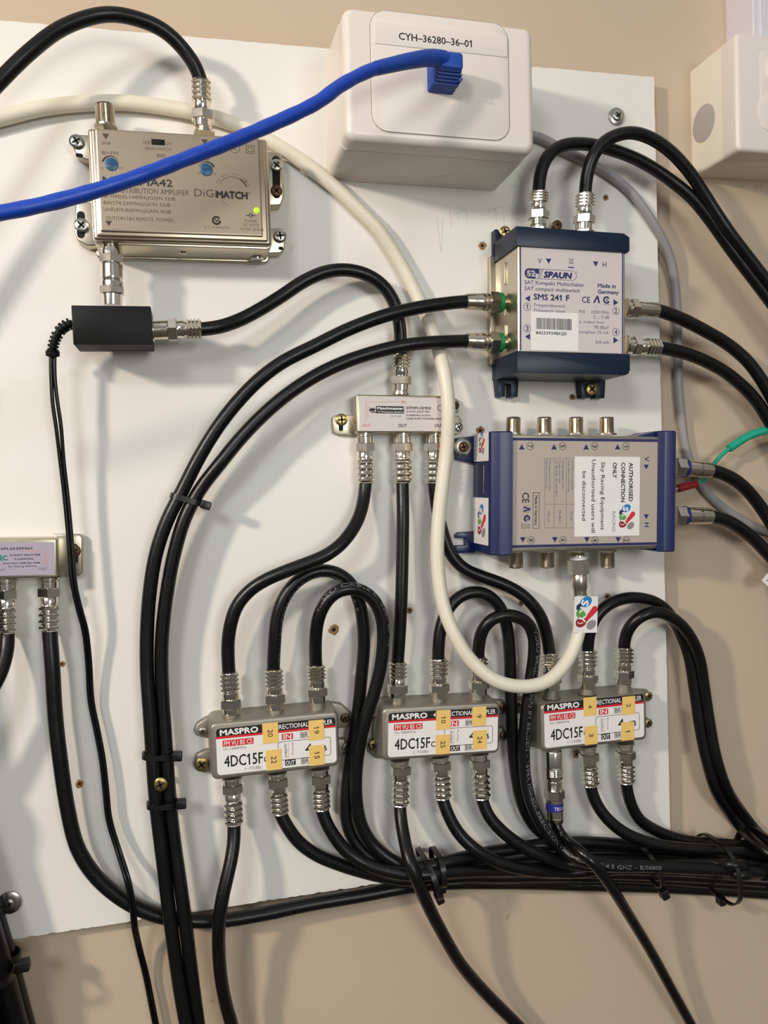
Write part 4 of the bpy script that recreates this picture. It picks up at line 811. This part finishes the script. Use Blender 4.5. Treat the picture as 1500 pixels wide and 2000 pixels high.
# ------------------------------------------------------------------ four-way couplers
def coupler(label, corners, lab, stick, ears, ports, screws_):
    global D
    D = Dev('directional_coupler', label, 'coupler', corners, 20, group='grey four-way couplers along the bottom of the board')
    b = MB(); b.prism(rrect(D.x0 - .8, D.y0 - .8, D.x1 + .8, D.y1 + .8, 4, 6), 0, 20, ZINC, 1.6, 4, taper=.8); D.build(b, 'case')
    q = [Vector(D.L(*p)) for p in lab]; lx0 = (q[0].x + q[3].x) / 2; lx1 = (q[1].x + q[2].x) / 2; ly1 = (q[0].y + q[1].y) / 2; ly0 = (q[2].y + q[3].y) / 2; W = lx1 - lx0; H = ly1 - ly0
    l_ = MB(); l_.prism(rrect(lx0, ly0, lx1, ly1, 1.8, 5), 19.9, 20.1, PAPER, 0, 1); w = 20.13
    def X(f_): return lx0 + W * f_
    def Y(f_): return ly1 - H * f_
    def TX(txt, fa, fb, fy, fh, m=K_INK, bold=0, z=0, sh=0): l_.text(txt, X((fa + fb) / 2), Y(fy), (fb - fa) * W, fh * H, w + z, m, 0, bold, sh)
    def RC(fa, fy0, fb, fy1, m, z=0): l_.flat(rrect(X(fa), Y(fy1), X(fb), Y(fy0), .05, 1), w + z, m)
    band = rrect(X(0), Y(.175), X(1), Y(0), 1.8, 5); l_.flat([(x_, y_ if y_ > Y(.10) else Y(.175)) for x_, y_ in band], w, K_INK); RC(0, .175, 1, .225, R_INK, .01)
    TX('MASPRO', .035, .345, .095, .115, W_INK, .18, .02); TX('4', .40, .425, .095, .10, W_INK, .03, .02); TX('DIRECTIONAL', .475, .77, .095, .10, W_INK, .04, .02); TX('COUPLER', .79, .975, .095, .10, W_INK, .04, .02)
    RC(.05, .265, .305, .40, R_INK); TX('FM VU BS CS', .062, .295, .333, .095, W_INK, .03, .02); TX('10~1880MHz', .055, .245, .455, .055, G_INK)
    TX('4DC15F', .06, .375, .72, .235, K_INK, .10); TX('CS', .385, .455, .765, .12, K_INK, .06); TX('(\u221215dB)', .225, .36, .92, .065, G_INK)
    RC(.54, .255, .635, .385, R_INK); TX('IN', .555, .62, .32, .10, W_INK, .08, .02); RC(.56, .83, .65, .955, K_INK); TX('OUT', .568, .642, .893, .09, W_INK, .05, .02)
    for fy in (.32, .893): l_.frame(X(.695), Y(fy + .065), X(.775), Y(fy - .065), .22, w, K_INK); TX('BR', .706, .764, fy, .09, K_INK, .03)
    l_.frame(X(.505), Y(.83), X(.955), Y(.42), .26, w, K_INK, 1.2); l_.line([(X(.592), Y(.46)), (X(.592), Y(.80))], .16, w, R_INK)
    l_.text('OUTPUT', X(.568), Y(.63), .30 * H, 1.1, w, B_INK, R_, .03); l_.text('Blocking', X(.63), Y(.60), .26 * H, .9, w, G_INK, R_); TX('4', .735, .79, .635, .20, K_INK, .12); TX('dB', .82, .92, .66, .12, K_INK, .06)
    D.build(l_, 'face_label')
    for txt, px, py in stick:
        c = D.L(px, py, 20.3); s_ = MB(); hw, hh = (4.0, 5.3); s_.prism(rrect(c[0] - hw, c[1] - hh, c[0] + hw, c[1] + hh, .1, 1), 20.18, 20.3, YEL, 0, 1)
        s_.text(txt, c[0], c[1], 1.1 if txt == '1' else 1.9 * len(txt), 2.6, 20.33, B_INK, R_, .03); D.build(s_, 'number_sticker')
    for P_, sl in ears: ear(P_, 4, 4, ZINC, slots=sl, bev=.9)
    for A_, B_ in ports: D.port(A_, B_, 11, 4.3, thread=False, hexn=False, m=ZINC)
coupler('left-hand grey four-way coupler, with yellow stickers 20, 19, 22 and 15', [(408, 1413), (661, 1389), (664, 1496), (415, 1525)], [(421, 1424), (655, 1400), (657, 1488), (425, 1515)],
        [('20', 528, 1432), ('19', 618, 1426), ('22', 535, 1484), ('15', 619, 1475)],
        [([(379, 1428), (384, 1415), (402, 1402), (425, 1400), (425, 1440), (395, 1440), (383, 1437)], []), ([(380, 1490), (384, 1474), (400, 1466), (430, 1464), (430, 1508), (398, 1510), (384, 1504)], []),
         ([(645, 1372), (668, 1375), (684, 1390), (686, 1420), (645, 1425)], []), ([(645, 1445), (672, 1443), (686, 1456), (684, 1472), (645, 1480)], [])],
        [((452, 1412), (451, 1392)), ((539, 1402), (538, 1382)), ((620, 1394), (620, 1368)), ((453, 1516), (454, 1534)), ((541, 1507), (542, 1518)), ((624, 1499), (625, 1510))], [])
screw('small silver screw at the upper left lug of the left-hand coupler', 396, 1428, 4.2, 2.2, STEEL, .5, tip=0)
screw('brass cross-head screw at the lower left lug of the left-hand coupler', 394, 1493, 4.4, 3.7, BRASS, .55)
screw('brown screw at the upper right lug of the left-hand coupler, behind black cables', 674, 1402, 4.2, 2.6, RUST, .3)
screw('dark screw at the lower right lug of the left-hand coupler, behind black cables', 676, 1460, 4.2, 2.4, STEEL, .3, tip=0)
coupler('middle grey four-way coupler, with yellow stickers 10, 9, 25 and 24', [(741, 1382), (975, 1373), (978, 1469), (751, 1488)], [(757, 1394), (971, 1380), (973, 1464), (759, 1480)],
        [('10', 866, 1406), ('9', 936, 1399), ('25', 865, 1454), ('24', 937, 1445)],
        [([(724, 1390), (732, 1383), (765, 1380), (765, 1412), (732, 1412), (725, 1405)], []), ([(718, 1455), (724, 1446), (765, 1444), (765, 1482), (735, 1482), (721, 1470)], []),
         ([(935, 1365), (984, 1368), (990, 1378), (988, 1395), (935, 1398)], []), ([(935, 1420), (984, 1421), (991, 1433), (986, 1448), (935, 1450)], [])],
        [((776, 1385), (776, 1356)), ((855, 1378), (855, 1352)), ((931, 1374), (931, 1350)), ((781, 1483), (782, 1498)), ((859, 1476), (860, 1490)), ((936, 1470), (937, 1486))], [])
screw('tiny silver screw at the upper left lug of the middle coupler', 731, 1400, 4.2, 1.8, STEEL, .5, tip=0)
screw('tarnished brass screw at the lower left lug of the middle coupler', 731, 1456, 4.4, 3.2, BRASS, .9)
screw('dark rusty screw at the upper right lug of the middle coupler', 984, 1381, 4.2, 2.5, RUST, .2)
screw('dark rusty screw at the lower right lug of the middle coupler', 984, 1436, 4.2, 2.5, RUST, .6)
coupler('right-hand grey four-way coupler, with yellow stickers 4, 2, 3 and 1', [(1056, 1378), (1262, 1352), (1265, 1447), (1058, 1467)], [(1062, 1371), (1257, 1358), (1258, 1442), (1064, 1458)],
        [('4', 1152.5, 1380), ('2', 1228, 1378), ('3', 1154.6, 1436), ('1', 1226, 1428)],
        [([(1006, 1375), (1015, 1362), (1050, 1362), (1050, 1395), (1018, 1395), (1008, 1388)], []), ([(1006, 1440), (1015, 1428), (1050, 1428), (1050, 1460), (1018, 1460), (1008, 1452)], []),
         ([(1212, 1345), (1266, 1348), (1271, 1356), (1270, 1370), (1212, 1372)], []), ([(1212, 1400), (1266, 1402), (1271, 1410), (1268, 1422), (1212, 1424)], [])],
        [((1076, 1362), (1076, 1345)), ((1147, 1354), (1147, 1338)), ((1217, 1350), (1217, 1332)), ((1079, 1458), (1079, 1470)), ((1148, 1455), (1149, 1466)), ((1221, 1450), (1222, 1462))], [])
screw('screw at the upper left lug of the right-hand coupler, beside a black cable', 1013, 1376, 4.2, 2.4, STEEL, .2, tip=0)
screw('brass-edged screw at the upper right lug of the right-hand coupler', 1266, 1359, 4.2, 2.6, BRASS, .2)
screw('brass-edged screw at the lower right lug of the right-hand coupler', 1266, 1412, 4.2, 2.6, BRASS, .6)
screw('grey screw with washer near the top right corner of the board', 1206, 226, 1.6, 3.0, STEEL, .6, washer=5.0)
screw('brass screw between the two long black cables, above the lowest tie', 313, 1532, 17, 3.6, BRASS, .3)
screw('dull screw with wide washer near the bottom left corner of the board', 18, 1765, 2.2, 2.4, STEEL, .3, washer=5.6)

# ------------------------------------------------------------------ coax cables
cable('coaxial_cable', 'black coaxial cable arching from the left edge into the top of the amplifier', [(392, 158, 18), (384, 134, 20), (360, 98), (322, 61), (269, 37, 26), (207, 28), (124, 53), (62, 98), (0, 158, 34), (-70, 235, 38)], start=(396, 250, 17, 'crimp'))
WHT = [(1133, 1172, 15), (1134, 1215, 16), (1122, 1262, 18), (1100, 1302, 21), (1068, 1331, 24), (1020, 1341, 25), (970, 1330, 24.5), (920, 1290, 22), (888, 1240), (868, 1190), (857, 1130, 17), (854, 1060), (858, 1000, 16), (865, 940), (872, 880, 17), (876, 820, 19), (874, 770, 19), (867, 725, 17), (856, 680, 13), (842, 640, 10), (820, 590, 6), (786, 522, 4.2), (742, 452, 4.2), (700, 409), (650, 362), (620, 339), (587, 314), (537, 281), (475, 250), (413, 228), (331, 211), (248, 201), (165, 202), (83, 211), (0, 231), (-90, 255, 4.2)]
t, O, Q = cable('coaxial_cable', 'thick cream coaxial cable looping down to the eight-way multiswitch, with a logo flag', WHT, 3.75, CREAM, start=(1128, 1084, 14, 'sky'))
fl = MB(); fa = Vector(un(1137, 1163, 16) + (0,)); fl.M = Matrix.Translation((fa.x, fa.y, 0)) @ Matrix.Rotation(-.06, 4, 'Z')
fl.prism(rrect(-6.8, -20.5, 7.6, 0, .3, 2), 20.0, 20.25, PAPER, 0, 1)
sky_logo(fl, None, (.2, -9.6), .078, 20.28); fl.lathe((-.3, -20.5, 16.0), (0, 1, 0), [(0, 4.05), (20.4, 4.05)], PAPER, 24); fo = fl.build('label_flag', t, O); fo['label'] = 'white wrap-round tag with coloured logo'
cable('coaxial_cable', 'black cable from the black power box over into the top of the centre splitter', [(393, 643, 21), (426, 639, 20), (468, 625, 17), (510, 603), (552, 577, 14), (594, 549), (636, 531, 14), (678, 527), (720, 538, 13), (752, 562), (772, 596, 10), (781, 640, 9), (783, 692, 8)], start=(313, 645, 21, 'crimp'), end=(782, 764, 7.2, 'crimp'))
cable('coaxial_cable', 'upper green-ringed black cable left of the compact multiswitch, outer of the tied pair', [(909, 589, 19), (833, 598, 21), (757, 615, 22), (681, 643), (618, 674), (552, 707, 22), (510, 738), (468, 780), (426, 833, 19), (388, 895), (356, 958, 16), (327, 1015), (305, 1080), (292, 1160), (287, 1237), (287, 1312, 12), (292, 1387), (297, 1462), (302, 1537), (308, 1600, 14), (315, 1656), (322, 1712), (336, 1824, 16), (352, 1936), (364, 2005), (380, 2090, 14)], start=(974, 591, 18, 'green'), r=3.5)
cable('coaxial_cable', 'lower green-ringed black cable left of the compact multiswitch, inner of the tied pair', [(910, 666, 19), (857, 668, 21), (808, 672, 22), (757, 681), (681, 704), (618, 733, 21), (560, 771), (510, 814), (468, 858), (430, 905, 18), (390, 957, 15.5), (361, 1012), (339, 1087), (325, 1165), (317, 1237), (315, 1294, 11.5), (318, 1369), (323, 1444), (328, 1519), (334, 1590, 13.5), (341, 1650), (350, 1712), (362, 1800, 15.5), (375, 1908), (388, 2005), (402, 2090, 13)], start=(974, 669, 18, 'green'), r=3.5)
cable('coaxial_cable', 'black cable from the centre splitter\'s left output to the left-hand coupler', [(714, 944, 7.5), (711, 972, 9), (702, 1008, 13), (685, 1040, 18), (663, 1066, 21), (632, 1087, 22), (600, 1100), (560, 1115, 21), (520, 1132), (488, 1153), (464, 1181, 16), (451, 1217), (445, 1262), (447, 1312, 11.5)], start=(711, 853, 7.2, 'crimp'), end=(452, 1394, 11, 'crimp'))
cable('coaxial_cable', 'straight black cable from the middle output of the centre splitter down to the middle coupler', [(786, 944, 7.5), (787, 1000, 10), (786, 1080), (784, 1165, 12), (781, 1230), (777, 1292, 11)], start=(785, 853, 7.2, 'crimp'), end=(776, 1360, 11, 'short'))
cable('coaxial_cable', 'black cable from the centre splitter, behind the cream cable, to the right-hand coupler', [(848, 944, 7.3), (852, 985, 7), (862, 1030, 7), (879, 1080, 8), (904, 1109), (936, 1124, 10), (981, 1140, 12), (1015, 1158), (1040, 1181, 14), (1058, 1208), (1067, 1237), (1073, 1274, 11.5)], start=(848, 853, 7.2, 'crimp'), end=(1078, 1346, 11, 'crimp'))
# lower bundle fan-out lanes
LANE = {'a': [(845, 1690, 12), (900, 1676, 13), (960, 1664, 13), (1040, 1652, 12), (1120, 1645, 12), (1200, 1648, 10), (1300, 1657, 5), (1400, 1668, 2), (1500, 1680, 2), (1590, 1688, 2)],
        'b': [(840, 1703, 9), (900, 1696, 10), (980, 1688, 9), (1080, 1678, 8), (1180, 1676, 6), (1300, 1683, 2), (1420, 1690, 0), (1590, 1700, 0)],
        'c': [(835, 1707, 16), (900, 1702, 16), (980, 1700, 15), (1080, 1702, 14), (1200, 1706, 12), (1340, 1712, 9), (1500, 1722, 9), (1590, 1730, 9)],
        'd': [(835, 1716, 9), (900, 1712, 8), (1000, 1712, 7), (1120, 1712, 8), (1240, 1714, 8), (1360, 1722, 8), (1500, 1732, 8), (1590, 1740, 8)]}
BELD = 'PRECISION VIDEO CABLE'
cable('coaxial_cable', 'black cable looping from the top middle plug of the left-hand coupler, rear of two loops', [(534, 1306, 11.5), (536, 1260, 13), (541, 1207), (555, 1167, 14), (580, 1135, 14), (612, 1117, 14), (640, 1114, 14), (664, 1122), (684, 1138, 13), (699, 1167, 12), (708, 1207), (711, 1260, 10), (706, 1320, 9), (699, 1393, 8), (690, 1450, 8), (681, 1510, 8), (676, 1559), (677, 1604, 9), (688, 1636), (707, 1661), (737, 1686, 11), (770, 1702, 10), (800, 1709, 9)] + LANE['b'], start=(538, 1384, 11, 'crimp'), txt=[('BRILLIANCE(R) BY BELDEN VIDEO CABLE', 6, 2.3, -.9)])
cable('coaxial_cable', 'black cable looping from the top right plug of the left-hand coupler, front of two loops', [(617, 1298, 12), (616, 1260, 15), (621, 1210, 19), (635, 1177, 21), (656, 1156, 22), (683, 1149, 22), (709, 1154, 21), (733, 1176), (746, 1207, 20), (749, 1247), (744, 1300, 19), (731, 1353, 18), (715, 1402, 17), (704, 1445), (698, 1485, 15), (695, 1530), (697, 1570, 14), (705, 1609), (723, 1643), (748, 1668, 13), (775, 1685), (805, 1694, 12)] + LANE['a'], start=(620, 1370, 11, 'crimp'), txt=[('VIDEO CABLE 6.75267 8F R87', 32, 2.3, .9)])
cable('coaxial_cable', 'black cable hanging from the bottom left of the left-hand coupler down past the board edge', [(457, 1609, 12), (457, 1640, 14), (453, 1672, 17), (444, 1712, 20), (434, 1755, 22), (428, 1800, 22), (427, 1850, 18), (431, 1905), (441, 1960), (455, 2010, 10), (475, 2080, 8)], start=(453, 1518, 11, 'crimp'), m=BLK)
cable('coaxial_cable', 'black cable curving into the bundle from the bottom middle plug of the left-hand coupler', [(547, 1588, 12), (562, 1616, 13), (583, 1644), (617, 1669, 13), (662, 1688), (707, 1702, 11), (753, 1713), (797, 1719, 9)] + LANE['d'], start=(541, 1512, 11, 'short'))
cable('coaxial_cable', 'black cable from the bottom right of the left-hand coupler curving right into the bundle', [(628, 1580, 12), (636, 1604, 13), (651, 1631), (673, 1659, 15), (701, 1680), (741, 1697, 17), (797, 1708, 16)] + LANE['c'], start=(625, 1505, 11, 'short'))
cable('coaxial_cable', 'black cable from the middle coupler crossing over the bundle to the bottom edge', [(781, 1572, 12), (783, 1600, 15), (789, 1635, 20), (798, 1675, 26), (813, 1715, 28), (832, 1760, 27), (860, 1815, 22), (900, 1883, 14), (945, 1936, 8), (1012, 2003, 4), (1080, 2070, 2)], start=(783, 1488, 11, 'short'))
cable('coaxial_cable', 'black cable from the bottom middle of the middle coupler curving right into the bundle', [(864, 1559, 13), (874, 1588, 15), (892, 1622), (922, 1654, 19), (965, 1681, 20), (1025, 1698, 19), (1100, 1704, 17), (1200, 1697, 14), (1320, 1700, 11), (1500, 1712, 11), (1590, 1718, 11)], start=(860, 1480, 11, 'short'))
cable('coaxial_cable', 'black cable from the bottom right of the middle coupler curving right into the bundle', [(941, 1559, 13), (953, 1592, 15), (980, 1623, 17), (1017, 1651), (1060, 1672, 19), (1110, 1686, 18), (1200, 1692, 16), (1330, 1686, 11), (1500, 1692, 9), (1590, 1696, 9)], start=(936, 1476, 11, 'short'))
cable('coaxial_cable', 'black cable looping from the top middle plug of the middle coupler, rear of two loops', [(856, 1285, 11.5), (857, 1252, 12), (862, 1222), (875, 1189, 12), (898, 1165), (927, 1156, 12), (954, 1163, 12), (975, 1183), (989, 1219, 11), (995, 1264), (997, 1309, 9), (998, 1355, 9), (999, 1403, 9), (1003, 1473, 8), (1009, 1520), (1019, 1567, 8), (1036, 1604, 8), (1075, 1640, 8), (1130, 1662, 6), (1220, 1668, 3), (1340, 1672, -2), (1500, 1684, -3), (1590, 1690, -3)], start=(858, 1362, 11, 'crimp'))
cable('coaxial_cable', 'black cable with white lettering looping from the top right plug of the middle coupler', [(934, 1283, 11.5), (936, 1252, 14), (946, 1224, 17), (964, 1207, 18.5), (988, 1201, 19), (1014, 1206, 19), (1034, 1221, 18), (1043, 1248, 17), (1043, 1277, 16), (1039, 1311, 15), (1033, 1355, 15), (1027, 1404, 15), (1023, 1462, 15), (1026, 1520, 15), (1036, 1565, 17), (1056, 1607, 20), (1087, 1649, 23), (1125, 1676, 26), (1185, 1690, 27), (1260, 1692, 27), (1360, 1697, 26), (1500, 1703, 24), (1590, 1706, 24)], start=(935, 1356, 11, 'crimp'), txt=[('VIDEO BRILLIANCE(R) BY BELDEN \u2013 1694A HD-SDI PRECISION VIDEO CABLE 4.5 GHZ \u2013 BJ06800', 53, 2.1, .25)])
cable('coaxial_cable', 'black cable looping right over the board edge from the right-hand coupler, rear and left one', [(1148, 1269, 11.5), (1151, 1238, 13), (1163, 1206, 14), (1188, 1181, 14), (1224, 1168, 13), (1261, 1170, 12), (1290, 1182, 10), (1312, 1205, 7), (1331, 1240, 4), (1346, 1282), (1358, 1355, 4), (1369, 1430), (1382, 1490), (1401, 1550, 8), (1430, 1595, 12), (1466, 1636, 18), (1500, 1666, 24), (1545, 1688, 29), (1610, 1697, 30)], start=(1148, 1344, 11, 'crimp'))
cable('coaxial_cable', 'black cable looping right over the board edge from the right-hand coupler, front one', [(1219, 1264, 11.5), (1221, 1245, 13), (1233, 1220, 16), (1255, 1202, 19), (1282, 1195, 19), (1304, 1202, 18), (1328, 1218, 15), (1350, 1246, 12), (1366, 1286, 9), (1377, 1355, 7), (1386, 1415), (1399, 1482, 7), (1421, 1544, 8), (1450, 1588, 12), (1484, 1630, 16), (1522, 1656, 22), (1565, 1670, 24), (1630, 1678, 24)], start=(1218, 1335, 11, 'crimp'))
cable('coaxial_cable', 'glossy black cable on a long blue-banded plug, slanting down to the bottom edge', [(1084, 1606, 13), (1095, 1630, 18), (1122, 1654, 27), (1155, 1682, 34), (1192, 1730, 33), (1230, 1790, 24), (1275, 1865, 14), (1311, 1931, 8), (1352, 2005, 3), (1400, 2090, 0)], r=3.1, m=BLKG, start=(1080, 1466, 11, 'quick'))
cable('coaxial_cable', 'black cable from the bottom middle of the right-hand coupler curving right along the bundle top', [(1153, 1534, 12), (1162, 1564, 13), (1184, 1597, 15), (1222, 1628, 17), (1268, 1646, 17), (1330, 1656, 16), (1395, 1661, 14), (1500, 1668, 12), (1590, 1672, 12)], start=(1149, 1464, 11, 'short'))
cable('coaxial_cable', 'black cable from the bottom right of the right-hand coupler curving right behind its neighbour', [(1223, 1528, 11), (1230, 1564, 11), (1247, 1598, 10), (1278, 1620, 8), (1330, 1640, 5), (1400, 1648, 2), (1500, 1654, 2), (1590, 1658, 2)], start=(1221, 1460, 11, 'short'))
cable('coaxial_cable', 'black cable from the left edge splitter, swinging down to become the lowest bundle strand', [(97, 1232, 8), (102, 1300, 10), (108, 1400), (117, 1480, 11), (132, 1580), (151, 1655, 10), (182, 1706), (218, 1741, 9), (262, 1770), (314, 1790, 7), (370, 1798, 6), (430, 1798), (520, 1784, 5), (600, 1767, 5), (700, 1750), (800, 1732, 4), (870, 1725, 4), (1000, 1724, 4), (1100, 1727, 4), (1300, 1733, 0), (1500, 1745, -3), (1590, 1755, -3)], start=(97, 1134, 7.2, 'crimp'), r=3.7)
cable('coaxial_cable', 'short stretch of black cable leaving the second output of the left edge splitter', [(14, 1236, 8), (14, 1262, 10), (6, 1300, 14), (-12, 1340, 18), (-40, 1380, 22)], start=(13, 1138, 7.2, 'crimp'))
cable('coaxial_cable', 'black cable arcing right from the top left plug of the compact multiswitch', [(1052, 375, 19.5), (1057, 333, 20), (1073, 301, 20), (1100, 284, 19), (1140, 281, 18), (1187, 290, 17), (1250, 314, 16), (1300, 345, 16), (1350, 385, 17), (1387, 430), (1425, 484, 17), (1462, 533), (1500, 583, 17), (1570, 680, 17)], start=(1051, 442, 19, 'crimp'))
cable('coaxial_cable', 'black cable arcing right from the top right plug of the compact multiswitch', [(1143, 379, 20), (1147, 340, 22), (1160, 302, 24), (1184, 274, 25), (1227, 259, 26), (1267, 268, 25), (1305, 292, 24), (1345, 334, 22), (1375, 379, 20), (1400, 418, 19), (1425, 455), (1462, 503), (1500, 552, 18), (1570, 645, 18)], start=(1140, 450, 19, 'crimp'))
cable('coaxial_cable', 'black cable leaving the upper right plug of the compact multiswitch toward the right edge', [(1283, 606, 17), (1325, 620, 15), (1375, 645), (1425, 675, 12), (1462, 708), (1492, 750, 12), (1525, 810, 12)], start=(1223, 603, 18, 'plain'), r=3.7)
cable('coaxial_cable', 'black cable leaving the lower right plug of the compact multiswitch toward the right edge', [(1286, 679, 17), (1325, 686, 15), (1375, 704), (1425, 733, 10), (1462, 766), (1482, 790), (1502, 822, 8), (1540, 885, 8)], start=(1223, 675, 18, 'crimp'), r=3.7)
cable('coaxial_cable', 'black cable on the upper right blue-ringed plug of the eight-way multiswitch', [(1387, 918, 12), (1420, 929, 10), (1447, 946), (1475, 976, 6), (1500, 1012), (1535, 1072, 6)], start=(1319, 913, 14, 'bluering'), r=3.9)
cable('coaxial_cable', 'black cable on the lower right blue-ringed plug of the eight-way multiswitch', [(1387, 1008, 12), (1420, 1017, 10), (1447, 1033), (1475, 1056, 7), (1500, 1082), (1545, 1132, 7)], start=(1319, 1007, 14, 'bluering'), r=3.9)
cable('grey_cable', 'thin grey cable from behind the white outlet box down the right of the board', [(1000, 262, 3.2), (1052, 268, 3.2), (1090, 288), (1133, 309), (1183, 336), (1227, 370), (1257, 407, 3.2), (1280, 443, 2.5), (1300, 480, 0), (1313, 520, -3), (1320, 575, -5.5), (1323, 640), (1324, 700, -5.9), (1325, 755), (1330, 810), (1337, 865), (1349, 905), (1370, 947), (1398, 980, -5.9), (1434, 1007), (1469, 1026), (1500, 1038), (1580, 1060, -5.9)], r=2.7, m=GREYJ)
gp = path([(1361, 945, 8), (1374, 938, 6), (1392, 910, 3), (1408, 890, 3), (1424, 876, 3), (1436, 868, 3), (1461, 852, 4), (1500, 839, 6), (1570, 825, 8), (1900, 800, 12), (2300, 860, 12)])
t = empty('earth_wire', 'green sleeved wire with a red crimp beside the right plugs of the eight-way multiswitch', 'wire', gp[0]); O = gp[0]; gq = spline(gp)
j = MB(); j.tube(gq, 1.25, GREENJ, 12); j.build('wire_core', t, O, ang=60); j = MB(); j.tube(spline(gp[4:]), 2.5, GREENJ, 16); j.build('outer_sleeve', t, O, ang=60)
j = MB(); fA = Vector(un(1324, 954, 9) + (9,)); j.lathe(fA, gp[0] - fA, [(0, 1.9), (0, 2.4), (2, 2.5), ((gp[0] - fA).length, 2.1)], RED, 18); j.lathe(fA, fA - gp[0], [(0, 1.4), (3, 1.4)], NICK, 12); j.build('crimp_sleeve', t, O)['label'] = 'red crimp sleeve'
# paper tag at the right edge
tg = MB(); a = [un(x_, y_, 10) for x_, y_ in ((1488, 1134), (1503, 1148), (1560, 1130), (1545, 1085), (1505, 1114))]; tg.prism(a, 9.6, 10, PAPER, .1, 1)
tg.line([un(1497, 1133, 10), un(1504, 1136, 10), un(1512, 1134, 10)], .5, 10.03, K_INK); o = tg.build('paper_tag', None, (0, 0, 0)); o.matrix_world = FR.to_4x4(); o['label'] = 'corner of a white paper tag poking in at the right edge'; o['category'] = 'tag'

# big dark bundle at the lower left, tied
def dk(dx, dh, lb): return ([(x_ + dx, y_, h_ + dh) for x_, y_, h_ in [(-330, 420, 30), (-300, 700, 30), (-268, 950, 29), (-215, 1200, 25), (-145, 1450, 20), (-72, 1650, 15), (-8, 1850, 13), (36, 2010, 9), (62, 2100, 8)]], lb)
DK = [dk(0, 0, 'frontmost black cable of the thick tied bundle at the bottom left corner'), dk(-26, -7, 'black bundle cable at the bottom left corner, left of the frontmost one'),
      dk(14, -9, 'rightmost black cable of the thick tied bundle at the bottom left corner'), dk(-46, 3, 'black cable at the very bottom left corner, outermost of the tied bundle'),
      dk(-70, 14, 'black bundle cable lying mostly outside the left edge of the photo')]  # last cable is unseen, added to block light and deepen the corner shadow
for i_, (P_, lb_) in enumerate(DK):
    cable('bundled_cable', lb_, P_, r=5.0, m=BLK, group='black cables in the bottom left bundle')

build_cables()

# ------------------------------------------------------------------ cable ties
def tie(label, A, B, h0, h1, width=2.6, head=0.0, hb=None, tail=True, dr=None, hs=(4.6, 3.6)):
    """strap loop through pixels A and B (across the bundle), heights h0..h1; the head sits at the B end"""
    lo, hi = [], []      # wrap exactly what lies between A and B
    for J in JOBS:
        if any(k_ in J['t']['label'] for k_ in ('crossing over', 'glossy', 'lettering')): continue
        pa = Vector(un(A[0], A[1], 10)); pb = Vector(un(B[0], B[1], 10)); dd = pb - pa; LL = dd.length; dd /= LL
        for q_ in J['Q']:
            r_ = Vector((q_.x, q_.y)) - pa; u_ = r_.dot(dd); v_ = abs(r_.x * dd.y - r_.y * dd.x)
            if v_ < 2.5 and -1 < u_ < LL + 1: lo.append(q_.z - J['r']); hi.append(q_.z + J['r'])
    if lo: h0 = max(-8.8, min(lo) - 1.2); h1 = max(hi) + 1.2
    hm = (h0 + h1) / 2; a = Vector(un(A[0], A[1], hm)); b = Vector(un(B[0], B[1], hm)); d = b - a; L = d.length; an = math.atan2(d.y, d.x); O = Vector((a.x, a.y, h0))
    t = empty('cable_tie', label, 'cable tie', O, an); hw = width / 2; m_ = MB(); rad = min((h1 - h0) / 2, L / 2) * .9
    o_ = rrect(-.5, 0, L + .5, h1 - h0, rad, 6); i_ = inset(o_, 1.0)
    rings = [[(x, -hw, z) for x, z in o_], [(x, hw, z) for x, z in o_], [(x, hw, z) for x, z in i_], [(x, -hw, z) for x, z in i_]]
    n = len(o_); vs = [p for r_ in rings for p in r_]; fs = []
    for q_ in range(4):
        for k_ in range(n): fs.append((q_ * n + k_, q_ * n + (k_ + 1) % n, ((q_ + 1) % 4) * n + (k_ + 1) % n, ((q_ + 1) % 4) * n + k_))
    m_.add(vs, fs, TIEM); m_.build('strap', t, (0, 0, 0))
    hd = MB(); hz = (h1 - h0) * (.5 if hb is None else hb); hx_, hy_ = hs
    hd.prism(rrect(L - .6, -hy_ / 2 - .3, L + hx_, hy_ / 2 + .3, .7, 3), hz - 2.2, hz + 2.6, TIEM, .5, 2); hd.build('head', t, (0, 0, 0)); return t
tie('black cable tie on the two long black cables where they start to run down together', (334, 967), (394, 984), 8.5, 21, 2.8, hb=.7)
tie('black cable tie on the two long cables, just above the brass screw', (279, 1475), (338, 1474), 5, 19, 2.6, hb=.7)
tie('black cable tie on the two long cables, just below the brass screw', (288, 1572), (346, 1567), 6, 20, 2.6, hb=.7)
tie('black cable tie at the left end of the horizontal bundle, outer strap with big head', (824, 1668), (852, 1742), 0, 23, 2.8, hb=.6)
tie('black cable tie at the left end of the horizontal bundle, right strap', (852, 1664), (858, 1722), 0, 21, 2.8, hb=.6)
tie('loose black cable tie with head hanging mid-bundle below the right-hand coupler', (1252, 1655), (1275, 1722), 8, 26, 2.4, hb=.85, hs=(5, 4))
tie('black cable tie with stubby head sticking out under the bundle at the lower right', (1396, 1640), (1407, 1752), -5, 24, 2.6, hb=.5)
tie('black cable tie holding the two right loops to the bundle at the right edge', (1496, 1630), (1468, 1702), -3, 30, 4.0, hb=.95)
tie('black cable tie with protruding head on the thick bundle at the bottom left', (-66, 1905), (32, 1884), 0, 26, 3.2, hb=.55, hs=(6.5, 4.5))
